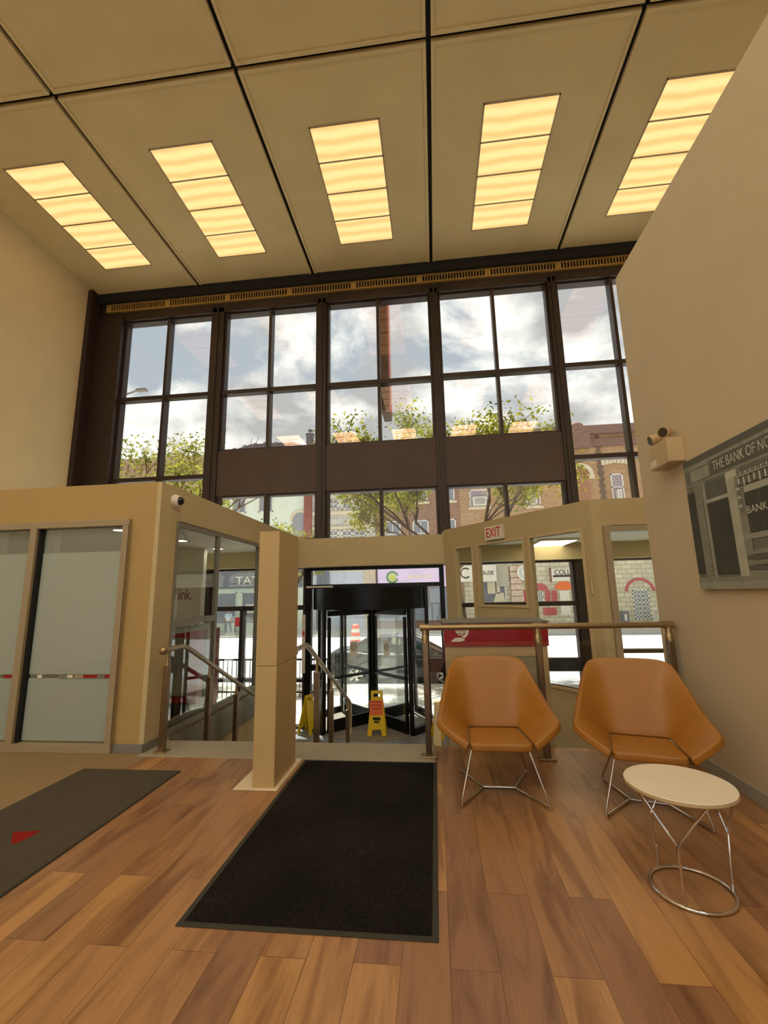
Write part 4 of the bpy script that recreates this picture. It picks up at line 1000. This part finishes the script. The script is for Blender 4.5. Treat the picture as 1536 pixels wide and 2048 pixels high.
f = MB(); disc = [(a[0] + 0.6 * math.cos(k * PI / 12), a[1] + 0.6 * math.sin(k * PI / 12)) for k in range(13)]
f.prism(disc, YB2 - 0.16, YB2 + 0.1, 1); f.box(a[0] - 0.6, a[0] + 0.6, YB2 - 0.16, YB2 + 0.1, a[1] - 2.2, a[1]); f.build('arch_window', dglass_m, t)
MB().box(-10.7, -10.05, YB2 - 0.3, YB2, ZL + 4.8, 12.5).build('downpipe', mat('rust_pipe', (132, 70, 56), 0.7), t)
MB().box(-18.9, -10.8, YB2 - 0.2, YB2, 2.2, 3.9).build('sign_band', shopd_m, t)
a = P2(487, 1163); b_ = P2(512, 1170)
text('TAT', 'lettering', white_m, frame_mat(((P2(497, 1162)[0]), YB2 - 0.24, P2(497, 1162)[1]), (1, 0, 0), (0, -1, 0)), 0.95, t, 0.02, 'CENTER', 1.15)
for x0, x1 in ((-18.6, -16.4), (-16.0, -13.9), (-13.4, -11.2)): bwindow(t, x0, x1, ZL + 0.5, 1.9, 'shop_window', dglass_m, False)
MB().box(-15.6, -13.4, YB2 - 0.08, YB2 - 0.02, 0.2, 0.9).build('white_panel', white_m, t)
# C grey stone
t = building('grey stone building with rows of white sash windows across the street', -10.0, -4.7, 13.0, stone_m)
cornice(t, -10.0, -4.7, 12.2, 13.4, limest_m, 0.4, 10)
for (pxa, pxb) in ((657, 677), (684, 705), (707, 732)):
    for (pya, pyb) in ((998, 1018), (1061, 1082)):
        x0, z1 = P2(pxa, pya); x1, z0 = P2(pxb, pyb); bwindow(t, x0, x1, z0, z1)
    x0, z1 = P2(pxa, 930); x1, z0 = P2(pxb, 955); bwindow(t, x0, x1, z0, z1)
MB().box(-10.0, -4.7, YB2 - 0.2, YB2, 8.1, 8.4).build('belt_course', limest_m, t); MB().box(-10.0, -4.7, YB2 - 0.2, YB2, 6.9, 7.1).build('belt_course', limest_m, t)
MB().box(-10.0, -5.7, YB2 - 0.3, YB2, ZL, 4.1).build('shopfront', shopg_m, t)
MB().box(-9.9, -5.8, YB2 - 0.36, YB2 - 0.3, 3.35, 3.5).build('trim_band', limest_m, t)
MB().box(-9.5, -8.5, YB2 - 0.5, YB2 - 0.3, ZL, 4.1).build('dark_pier', shopd_m, t)
MB().box(-8.0, -5.9, YB2 - 0.35, YB2 - 0.3, 0.1, 2.1).build('shop_glass', dglass_m, t)
MB().box(-5.7, -4.7, YB2 - 0.35, YB2, ZL, 4.1).build('brick_pier', mat('cream_pattern_block', (206, 186, 160), 0.8, var=0.25, vscale=6), t)
# D red brick behind the trees
t = building('red brick building hidden behind the street trees', -4.7, 2.3, 12.4, redbk_m)
cornice(t, -4.7, 2.3, 11.6, 12.8, corn_m, 0.4, 14)
for x in (-3.9, -1.6, 0.6):
    for z in (5.2, 8.9): bwindow(t, x, x + 1.3, z, z + 2.2); 
    sill(t, x, x + 1.3, 8.9)
MB().box(-4.5, 0.9, YB2 - 0.5, YB2, 2.0, 3.7).build('banner', mat('purple_banner', (226, 200, 232), 0.7, var=0.12, vscale=0.7), t)
a = P2(786, 1155)
f = MB(); disc_strip(f, 0.35, 0.5, 0.3, 2 * PI - 0.3, YB2 - 0.52, a[0], a[1]); f.build('banner_ring', mat('leaf_green', (96, 148, 70), 0.6), t)
f = MB(); disc_strip(f, 0.001, 0.28, 0, 2 * PI, YB2 - 0.53, a[0], a[1]); f.build('banner_dot', mat('lime_yellow', (206, 214, 96), 0.6), t)
f = MB()
for k in range(9): f.box(a[0] + 1.3 + k * 0.22, a[0] + 1.45 + k * 0.22, YB2 - 0.53, YB2 - 0.51, a[1] - 0.12 + 0.06 * (k % 3), a[1] + 0.1)
f.build('banner_script', mat('cream_ink', (238, 226, 178), 0.6), t)
MB().box(-4.5, 0.9, YB2 - 0.12, YB2, ZL + 0.6, 1.9).build('shop_glass', dglass_m, t)
ws = thing('shop_sign', 'long white shop sign lettered HOUSE on the building across the street', 'sign', (2.8, YB2 - 0.5, 2.9))
MB().box(0.9, 4.75, YB2 - 0.75, YB2 - 0.55, 2.3, 3.55).build('board', white_m, ws)
text('HOUSE', 'lettering', ink_m, frame_mat((P2(968, 1147)[0], YB2 - 0.77, P2(968, 1147)[1]), (1, 0, 0), (0, -1, 0)), 0.42, ws, 0.01)
f = MB(); c = P2(930, 1147); disc_strip(f, 0.32, 0.42, 0.8, 2 * PI - 0.8, YB2 - 0.77, c[0], c[1]); f.build('sign_swirl', ink_m, ws)
# E tan brick
t = building('tan brick building with a dark cornice and arched window on the right across the street', 2.31, 24, 14.3, tanb_m)
MB().box(2.31, 24, YB2 - 0.55, YB2 + 0.4, P2(1200, 870)[1] , 14.5).build('cornice', corn_m, t)
MB().box(2.31, 24, YB2 - 0.2, YB2 + 0.1, P2(1200, 893)[1], P2(1200, 878)[1]).build('frieze', corn_m, t)
MB().box(P2(1120, 870)[0], P2(1175, 880)[0], YB2 - 0.6, YB2, P2(1150, 900)[1], 14.45).build('frieze_block', corn_m, t)
a = P2(1149, 853); MB().sphere((a[0], YB2 - 0.4, 14.5), 0.55, sc=(1, 0.6, 0.7)).build('finial', corn_m, t, smooth=True)
ax_, az_ = P2(1162, 950); r_ = 0.62
f = MB(); disc_strip(f, r_, r_ + 0.34, 0, PI, YB2 - 0.12, ax_, az_, 12); f.box(ax_ - r_ - 0.36, ax_ - r_ + 0.04, YB2 - 0.12, YB2, az_ - 0.35, az_ + 0.02); f.box(ax_ + r_ - 0.04, ax_ + r_ + 0.36, YB2 - 0.12, YB2, az_ - 0.35, az_ + 0.02)
ah = f.build('arch_hood', limest_m, t)
f = MB(); f.prism([(ax_ + r_ * math.cos(k * PI / 12), az_ + r_ * math.sin(k * PI / 12)) for k in range(13)] + [(ax_ - r_, az_ - 2.2), (ax_ + r_, az_ - 2.2)], YB2 - 0.05, YB2 + 0.02, 1)
f.build('boarded_window', mat('board_brown', (158, 116, 88), 0.8, var=0.1), t)
sill(t, ax_ - r_, ax_ + r_, az_ - 2.2)
def ac_window(pxa, pya, pxb, pyb):
    x0, z1 = P2(pxa, pya); x1, z0 = P2(pxb, pyb); o = bwindow(t, x0, x1, z0 - 0.9, z1, 'window', blind_m, True, div=1)
    a_ = MB().box(x0 + 0.25, x1 - 0.35, YB2 - 0.45, YB2, z0 - 0.8, z0 - 0.1).build('air_conditioner', wfr_m, t, bevel=0.02)
    f = MB()
    for k in range(6): f.box(x0 + 0.35, x1 - 0.45, YB2 - 0.47, YB2 - 0.45, z0 - 0.7 + k * 0.09, z0 - 0.66 + k * 0.09)
    f.build('grille', grey_m, a_)
    zt_ = z1 + 0.75
    f = MB()
    for k in range(7):
        xx = x0 - 0.6 + (x1 - x0 + 1.2) * k / 7; f.box(xx, xx + (x1 - x0 + 1.2) / 7 - 0.04, YB2 - 0.1, YB2, zt_ + 0.05 * (3 - abs(k - 3)), zt_ + 0.75 + 0.05 * (3 - abs(k - 3)))
    f.build('lintel', limest_m, t); sill(t, x0, x1, z0 - 0.9)
ac_window(1220, 948, 1248, 978); ac_window(938, 980, 980, 992); ac_window(1050, 970, 1080, 990)
x0 = P2(1190, 900)[0]
f = MB()
for k in range(30): f.box(x0 + (0.0 if k % 2 else 0.1), x0 + (0.5 if k % 2 else 0.4), YB2 - 0.06, YB2, 6.0 + k * 0.27, 6.2 + k * 0.27)
f.build('quoins', mat('dark_quoin', (104, 92, 80), 0.8), t)
MB().box(2.31, 24, YB2 - 0.12, YB2, ZL, 4.3).build('stone_base', rub_m, t)
MB().box(2.31, 24, YB2 - 0.25, YB2, 3.85, 4.15).build('belt_course', limest_m, t)
MB().box(4.75, 5.75, YB2 - 0.3, YB2, 1.9, 3.5).build('beige_panel', mat('beige_sign_panel', (186, 178, 158), 0.8), t)
f = MB()
zz = ZL
while zz < 3.4: f.box(5.85, 6.75, YB2 - 0.4, YB2, zz, zz + 0.42); zz += 0.47
f.build('block_pier', mat('pink_block', (216, 190, 168), 0.85, var=0.2, vscale=5), t)
x0, z1 = P2(963, 1162); x1, z0 = P2(1013, 1206); bwindow(t, x0, x1, z0, z1, 'shop_window', shopd_m, False, YB2 - 0.16)
f = MB(); f.box(x0 + 0.4, x0 + 1.0, YB2 - 0.24, YB2 - 0.2, z1 - 1.0, z1 - 0.1); f.box(x0 + 1.1, x0 + 1.35, YB2 - 0.24, YB2 - 0.2, z1 - 1.0, z1 - 0.1)
f.prism([(x0 + 0.8, z0 + 0.1), (x0 + 1.7, z0 + 0.1), (x0 + 1.6, z0 + 0.8), (x0 + 1.05, z0 + 0.8)], YB2 - 0.24, YB2 - 0.2, 1); f.build('window_blinds', limest_m, t)
c = P2(1047, 1146); f = MB(); disc_strip(f, 0.001, 0.62, 0, 2 * PI, YB2 - 0.6, c[0], c[1]); f.build('round_sign', white_m, t); f = MB(); disc_strip(f, 0.30, 0.42, 0, 2 * PI, YB2 - 0.62, c[0], c[1]); f.build('round_sign_ring', shopg_m, t)
# COLLIS sign
x0, z1 = P2(1100, 1138); x1 = x0 + 2.3; z0 = P2(1100, 1163)[1]
sg_ = MB().box(x0, x1, YB2 - 0.3, YB2 - 0.12, z0, z1).build('shop_sign', white_m, t)
MB().box(x0 - 0.1, x0, YB2 - 0.32, YB2 - 0.12, z0 - 0.05, z1 + 0.1).build('sign_edge', corn_m, sg_)
text('COLLIS', 'lettering', ink_m, frame_mat((x0 + 0.98, YB2 - 0.31, z1 - 0.30), (1, 0, 0), (0, -1, 0)), 0.56, sg_, 0.015, 'CENTER', 0.85)
MB().box(x0 + 0.1, x1 - 0.1, YB2 - 0.31, YB2 - 0.3, z0 + 0.32, z0 + 0.46).build('sign_black_band', ink_m, sg_)
text('519', 'red_lettering', redb_m, frame_mat((x0 + 1.5, YB2 - 0.31, z0 + 0.16), (1, 0, 0), (0, -1, 0)), 0.28, sg_, 0.01)
for pxa, pxb in ((1042, 1054), (1089, 1101), (1102, 1114)):
    x0, z1 = P2(pxa, 1181); x1, z0 = P2(pxb, 1206); MB().box(x0, x1, YB2 - 0.2, YB2 - 0.1, z0, z1).build('shutter', shut_m, t)
x0, z1 = P2(1073, 1181); x1, z0 = P2(1087, 1206); bwindow(t, x0, x1, z0, z1, 'shop_window', dglass_m, True, YB2 - 0.12)
c = ((x0 + x1) / 2, z1); f = MB(); disc_strip(f, 0.001, 0.65, 0.3, PI - 0.3, YB2 - 0.16, c[0], c[1] - 0.1); f.build('red_arch', shut_m, t)
x0, z1 = P2(1117, 1181); x1, z0 = P2(1141, 1230); MB().box(x0, x1, YB2 - 0.24, YB2 - 0.12, z0, z1).build('notice_board', white_m, t)
f = MB(); disc_strip(f, 0.001, 0.7, 0.2, PI - 0.2, YB2 - 0.18, (x0 + x1) / 2, z1); f.build('orange_arch', orange_m, t)
x0, z1 = P2(1085, 1215); x1, z0 = P2(1113, 1230); MB().box(x0, x1, YB2 - 0.2, YB2 - 0.1, z0, z1).build('red_panel', shut_m, t)
x0, z1 = P2(1262, 1180); x1, z0 = P2(1302, 1238); bwindow(t, x0, x1, z0, z1, 'shop_window', dglass_m, True, YB2 - 0.12, 4, 7)
c = ((x0 + x1) / 2, z1); f = MB(); disc_strip(f, 0.9, 1.1, 0.1, PI - 0.1, YB2 - 0.16, c[0], c[1] - 0.2); f.build('window_arch', shut_m, t)
x0, z1 = P2(1238, 1222); x1, z0 = P2(1254, 1243); MB().box(x0, x1, YB2 - 0.5, YB2 - 0.1, z0, z1).build('notice_box', shopd_m, t)
MB().box(x0 + 0.15, x1 - 0.15, YB2 - 0.52, YB2 - 0.5, z0 + 0.1, z1 - 0.2).build('notice_paper', white_m, t)

# A-frame board
c = P2(1303, 1244); t = thing('sandwich_board', 'white folding sandwich board on the far sidewalk seen through the right doorway', 'sign', (c[0], 35, ZL))
for s_ in (-1, 1):
    M = Matrix.Translation((c[0] + s_ * 0.28, 35, ZL)) @ Matrix.Rotation(-s_ * 0.28, 4, 'Y'); MB().box(-0.03, 0.03, -0.35, 0.35, 0, 1.1, M).build('panel', white_m, t)
# traffic barrel
def drum(px, y, label, g):
    c = at(px, 1255, 1, y); t = thing('traffic_drum', label, 'traffic drum', (c.x, y, ZL - 0.13), g)
    z = ZL - 0.13
    MB().lathe([(0.34, z), (0.34, z + 0.08), (0.30, z + 0.1)], (c.x, y, 0), 20).build('base', blackm_m, t, smooth=True)
    for k in range(5):
        MB().lathe([(0.30 - 0.02 * k, z + 0.1 + k * 0.2), (0.29 - 0.02 * k, z + 0.3 + k * 0.2)], (c.x, y, 0), 20).build('band', redb_o if k % 2 == 0 else white_m, t, smooth=True)
    MB().lathe([(0.21, z + 1.1), (0.1, z + 1.16), (0.001, z + 1.17)], (c.x, y, 0), 20).build('cap', redb_o, t, smooth=True)
redb_o = mat('drum_orange', (236, 82, 40), 0.55)
drum(711, 26.0, 'orange and white traffic drum in the street behind the parked car', 'traffic drums in the street')
# person far away
def person(px, y, label):
    c = at(px, 1260, 1, y); z = ZL; x = c.x
    t = thing('person', label, 'person', (x, y, z))
    me = bpy.data.meshes.new('body'); bm = bmesh.new()
    J = [((0, 0, 0.95), .15), ((0, 0, 1.15), .14), ((0, 0, 1.42), .17), ((0, 0, 1.54), .06), ((0, 0, 1.66), .105), ((0, 0.0, 1.75), .08),
         ((-.19, 0, 1.43), .065), ((-.25, .02, 1.15), .05), ((-.24, -.1, .9), .04), ((-.24, -.14, .82), .035), ((.19, 0, 1.43), .065), ((.26, -.04, 1.15), .05), ((.25, -.16, .92), .04), ((.25, -.2, .84), .035),
         ((-.10, 0, .9), .095), ((-.13, -.12, .5), .07), ((-.14, .02, .09), .045), ((-.14, -.14, .05), .04), ((.10, 0, .9), .095), ((.12, .06, .5), .07), ((.13, .24, .12), .045), ((.13, .12, .05), .04)]
    E_ = [(0, 1), (1, 2), (2, 3), (3, 4), (4, 5), (2, 6), (6, 7), (7, 8), (8, 9), (2, 10), (10, 11), (11, 12), (12, 13), (0, 14), (14, 15), (15, 16), (16, 17), (0, 18), (18, 19), (19, 20), (20, 21)]
    me.from_pydata([j[0] for j in J], E_, []); o = bpy.data.objects.new('body', me); C.objects.link(o); o.parent = t
    o.modifiers.new('skin', 'SKIN'); sv = me.skin_vertices[0].data
    for k, j in enumerate(J): sv[k].radius = (j[1], j[1]); 
    sv[0].use_root = True
    o.modifiers.new('sub', 'SUBSURF').levels = 1; o.modifiers['sub'].render_levels = 1
    me.materials.append(mat('skin_tone', (176, 132, 104), 0.7))
    MB().lathe([(0.001, 1.50), (0.20, 1.47), (0.21, 1.3), (0.18, 0.95), (0.001, 0.95)], (x, y, z), 16, M=None).build('shirt', mat('light_blue_shirt', (190, 210, 220), 0.8), t, smooth=True)
    for s_, ys in ((-1, (0, -.12, .02)), (1, (0, .06, .24))):
        MB().tube([(x + .10 * s_, y, z + .98), (x + .13 * s_, y + ys[1], z + .5), (x + .14 * s_, y + ys[2], z + .12)], 0.1, 12, rads=[.115, .085, .07]).build('trousers', shopd_m, t, smooth=True)
        MB().tube([(x + .18 * s_, y, z + 1.45), (x + .255 * s_, y, z + 1.15)], 0.07, 10, rads=[.085, .07]).build('sleeve', MATS['light_blue_shirt'], t, smooth=True)
    MB().sphere((x, y + 0.02, z + 1.74), 0.115, sc=(0.95, 1.05, 0.8)).build('hair', ink_m, t, smooth=True)
person(456, 33.2, 'person in a light blue shirt walking on the far sidewalk')
c = P2(483, 1250); t = thing('street_banner', 'bright red board standing on the far sidewalk beside the walking person', 'sign', (c[0], 34.5, ZL))
a = at(470, 1235, 1, 34.5); b_ = at(487, 1253, 1, 34.5)
MB().box(a.x, b_.x, 34.5, 34.56, b_.z, a.z).build('board', redb_m, t); f = MB(); f.box(a.x, a.x + 0.06, 34.5, 34.56, ZL, b_.z); f.box(b_.x - 0.06, b_.x, 34.5, 34.56, ZL, b_.z); f.build('leg_posts', blackm_m, t)
# patio fence by the near sidewalk on the left
t = thing('iron_fence', 'black iron railing along the near sidewalk outside the left glazing', 'fence', (-5, 12.5, ZL))
f = MB(); f.box(-8.2, -3.0, 12.4, 12.44, ZL + 0.95, ZL + 1.0); f.box(-8.2, -3.0, 12.4, 12.44, ZL + 0.1, ZL + 0.14); f.build('rails', blackm_m, t)
f = MB(); x = -8.2
while x < -2.95: f.box(x, x + 0.018, 12.41, 12.43, ZL, ZL + 1.0); x += 0.13
f.build('bars', blackm_m, t)

# street lamp far left
t = thing('street_lamp', 'thin street lamp arm against the sky at the far left pane', 'street lamp', (-14, 20, ZL))
a = at(262, 789, 1, 20); b_ = at(277, 780, 1, 20)
MB().tube([(a.x - 1.6, 20, ZL), (a.x - 1.6, 20, a.z - 0.6), (a.x - 1.3, 20, a.z - 0.25), (a.x, 20, a.z + 0.1), (b_.x, 20, b_.z)], 0.06, 10, rads=[0.1, 0.08, 0.06, 0.05, 0.04]).build('pole', grey_m, t, smooth=True)
MB().box(b_.x - 0.1, b_.x + 0.45, 19.88, 20.12, b_.z - 0.08, b_.z + 0.05).build('lamp_head', grey_m, t, bevel=0.02)

# trees
def tree(label, base, height, spread, crown, nleaf, seed, lean=(0, 0), xlim=(-99, 99)):
    rnd = random.Random(seed); bx_, by_ = base; t = thing('street_tree', label, 'tree', (bx_, by_, ZL), 'street trees on the near sidewalk')
    f = MB(); z0 = ZL; tips = []
    tz = height * 0.38
    top = Vector((bx_ + lean[0], by_ + lean[1], z0 + tz))
    f.tube([(bx_, by_, z0), (bx_ + lean[0] * 0.35, by_, z0 + tz * 0.5), top], 0.1, 10, rads=[0.13, 0.10, 0.085])
    tr_ = f.build('trunk', bark_m, t, smooth=True)
    f = MB()
    def grow(p, d, L, r, depth):
        q = p + d * L * 0.5 + Vector((rnd.uniform(-.1, .1), rnd.uniform(-.1, .1), rnd.uniform(-.02, .12))) * L; e = p + d * L
        f.tube([p, q, e], r, 6, rads=[r, r * 0.8, r * 0.6])
        tips.append((q, depth)); tips.append((e, depth))
        if depth == 0: return
        for _ in range(3 if depth > 1 else 3):
            nd = (d + Vector((rnd.uniform(-1, 1), rnd.uniform(-1, 1), rnd.uniform(-.15, .7))) * 0.75).normalized(); grow(e, nd, L * rnd.uniform(.6, .82), r * 0.58, depth - 1)
    for k in range(6):
        a = k * 2 * PI / 6 + rnd.uniform(-.3, .3); d = Vector((math.cos(a) * spread, math.sin(a) * spread, rnd.uniform(.6, 1.2))).normalized(); grow(top, d, crown * rnd.uniform(.32, .45), 0.06, 3)
    f.build('branches', bark_m, t, smooth=True)
    g_ = MB(); lt = [q for q in tips if q[1] <= 1]
    for _ in range(nleaf):
        p, _d = rnd.choice(lt); c = p + Vector((rnd.gauss(0, .22), rnd.gauss(0, .22), rnd.gauss(-.05, .18)))
        if c.y < 10.3 or not (xlim[0] < c.x < xlim[1]): continue
        u = Vector((rnd.uniform(-1, 1), rnd.uniform(-1, 1), rnd.uniform(-.9, .3))).normalized(); v = u.cross(Vector((rnd.uniform(-1, 1), rnd.uniform(-1, 1), rnd.uniform(-1, 1)))).normalized()
        L = rnd.uniform(.10, .20); w = L * 0.36
        g_.quad(c, c + u * L * .5 + v * w * .5, c + u * L, c + u * L * .5 - v * w * .5)
    me_ = g_.build('foliage', leaf_m, t)
tree('leafy street tree with branching trunk behind the middle of the lower windows', (0.95, 13.6), 8.8, 1.0, 5.6, 24000, 3, (-0.3, 0), (-3.0, 4.0))
tree('leafy street tree at the far left of the tall window', (-9.4, 13.9), 8.2, 0.9, 5.2, 15000, 5, (0.2, 0), (-12.5, -7.0))
tree('smaller leafy street tree behind the dark spandrel left of centre', (-5.1, 14.8), 6.4, 0.6, 2.6, 5000, 9, (0, 0), (-7.0, -3.4))

# car
def car(cx, y0, label):
    zg = ZL - 0.13; t = thing('car', label, 'car', (cx, y0 + 0.9, zg), None)
    xr, xf = cx - 1.385, cx + 1.385; body_m = mat('car_paint_charcoal', (58, 60, 66), 0.25, 0.3, coat=0.8); cg = mat('car_glass', (60, 84, 86), 0.06, 0.0, coat=0.5)
    prof = [(xr - 0.95, 0.42), (xr - 0.98, 0.75), (xr - 0.85, 1.02), (xr - 0.2, 1.08), (xr + 0.35, 1.0), (xf - 0.45, 0.98), (xf + 0.2, 0.92), (xf + 0.75, 0.76), (xf + 0.9, 0.55), (xf + 0.86, 0.3), (xf + 0.45, 0.22), (xr - 0.6, 0.22)]
    bm = bmesh.new(); rings = []
    for (yy, sx, sz) in ((0.0, 0.97, 0.93), (0.1, 1.0, 1.0), (1.7, 1.0, 1.0), (1.8, 0.97, 0.93)):
        rings.append([bm.verts.new(((x - cx) * sx, yy - 0.9, 0.22 + (z - 0.22) * sz)) for x, z in prof])
    for a, b_ in zip(rings, rings[1:]):
        for i in range(len(prof)): bm.faces.new((a[i], a[(i + 1) % len(prof)], b_[(i + 1) % len(prof)], b_[i]))
    bm.faces.new(rings[0]); bm.faces.new(rings[-1][::-1]); bmesh.ops.recalc_face_normals(bm, faces=bm.faces)
    me = bpy.data.meshes.new('body'); bm.to_mesh(me); bm.free(); me.materials.append(body_m); o = bpy.data.objects.new('body', me); C.objects.link(o); o.parent = t
    b = o.modifiers.new('b', 'BEVEL'); b.width = 0.06; b.segments = 3; b.limit_method = 'ANGLE'; me.shade_smooth()
    # greenhouse
    gh = [(xr - 0.35, 1.06), (xr + 0.35, 1.40), (cx - 0.1, 1.47), (xf - 0.95, 1.40), (xf - 0.05, 0.95)]
    for nm, m_, ins, k in (('glasshouse', cg, 0.0, 0), ('roof', body_m, 0, 1)):
        bm = bmesh.new()
        if k == 0:
            pts = gh; ys = [(-0.80, 0.0), (-0.62, 1.0), (0.62, 1.0), (0.80, 0.0)]
            lo = [(xr - 0.35, 1.0), (xf - 0.05, 0.93)]
            V = {}
            for s_ in (-1, 1):
                V[s_] = [bm.verts.new((x - cx, s_ * (0.82 if z < 1.1 else 0.62), z)) for x, z in pts]
                bm.faces.new(V[s_])
            for i in range(len(pts)): bm.faces.new((V[-1][i], V[-1][(i + 1) % len(pts)], V[1][(i + 1) % len(pts)], V[1][i]))
        else:
            rp = [(xr + 0.30, 1.405), (cx - 0.1, 1.48), (xf - 0.9, 1.405)]
            V = {s_: [bm.verts.new((x - cx, s_ * 0.64, z)) for x, z in rp] for s_ in (-1, 1)}
            for i in range(2): bm.faces.new((V[-1][i], V[-1][i + 1], V[1][i + 1], V[1][i]))
            # pillars
            for s_ in (-1, 1):
                for (xa, za, xb, zb, w_) in ((xr - 0.38, 1.02, xr + 0.33, 1.41, 0.1), (cx - 0.12, 1.0, cx - 0.06, 1.47, 0.07), (xf - 0.93, 1.41, xf - 0.02, 0.95, 0.06)):
                    q = [bm.verts.new(v_) for v_ in ((xa - cx - w_ / 2, s_ * 0.835, za), (xa - cx + w_ / 2, s_ * 0.835, za), (xb - cx + w_ / 2, s_ * 0.64, zb), (xb - cx - w_ / 2, s_ * 0.64, zb))]
                    bm.faces.new(q)
        bmesh.ops.recalc_face_normals(bm, faces=bm.faces)
        me = bpy.data.meshes.new(nm); bm.to_mesh(me); bm.free(); me.materials.append(m_); o = bpy.data.objects.new(nm, me); C.objects.link(o); o.parent = t
        if k: s_m = o.modifiers.new('s', 'SOLIDIFY'); s_m.thickness = 0.03
    for x in (xr, xf):
        for s_ in (-1, 1):
            M = Matrix.Translation((x - cx, s_ * 0.82, 0.33)) @ Matrix.Rotation(PI / 2, 4, 'X')
            f = MB(); f.lathe([(0.22, -0.10), (0.33, -0.09), (0.335, 0.0), (0.33, 0.09), (0.22, 0.10)], (0, 0, 0), 28, M=M)
            me_w = f.build('wheel', mat('tyre_rubber', (22, 22, 24), 0.8), None, smooth=True); me_w.parent = t; ORG[me_w.name] = Vector()
            f = MB()
            for k in range(5):
                Mk = M @ Matrix.Rotation(k * 2 * PI / 5, 4, 'Z'); f.box(0.03, 0.22, -0.035, 0.035, s_ * -0.10, s_ * -0.07, Mk)
            f.lathe([(0.20, 0.08), (0.235, 0.09), (0.235, -0.09), (0.20, -0.08)], (0, 0, 0), 28, M=M); f.lathe([(0.001, s_ * -0.105), (0.05, s_ * -0.10), (0.05, s_ * -0.06)], (0, 0, 0), 16, M=M)
            r_o = f.build('rim', chrome_m, None); r_o.parent = me_w
    f = MB(); f.box(xf - cx - 0.62, xf - cx - 0.40, -1.02, -0.86, 1.0, 1.13); mo = f.build('wing_mirror', body_m, None, bevel=0.03); mo.parent = t
    f = MB(); f.box(xr - cx - 0.1, xf - cx - 0.5, -0.905, -0.895, 0.86, 0.875); f.box(cx - cx - 0.16, -0.15, -0.906, -0.896, 0.3, 1.0); f.box(xr + 0.5 - cx, xr + 0.515 - cx, -0.906, -0.896, 0.4, 1.0)
    mo = f.build('door_seams', ink_m, None); mo.parent = t
    f = MB(); f.box(-0.45, -0.25, -0.93, -0.90, 0.80, 0.83); f.box(0.55, 0.75, -0.93, -0.90, 0.80, 0.83); mo = f.build('door_handles', chrome_m, None); mo.parent = t
car(-1.2, 14.45, 'dark grey sedan parked at the curb outside the revolving door')
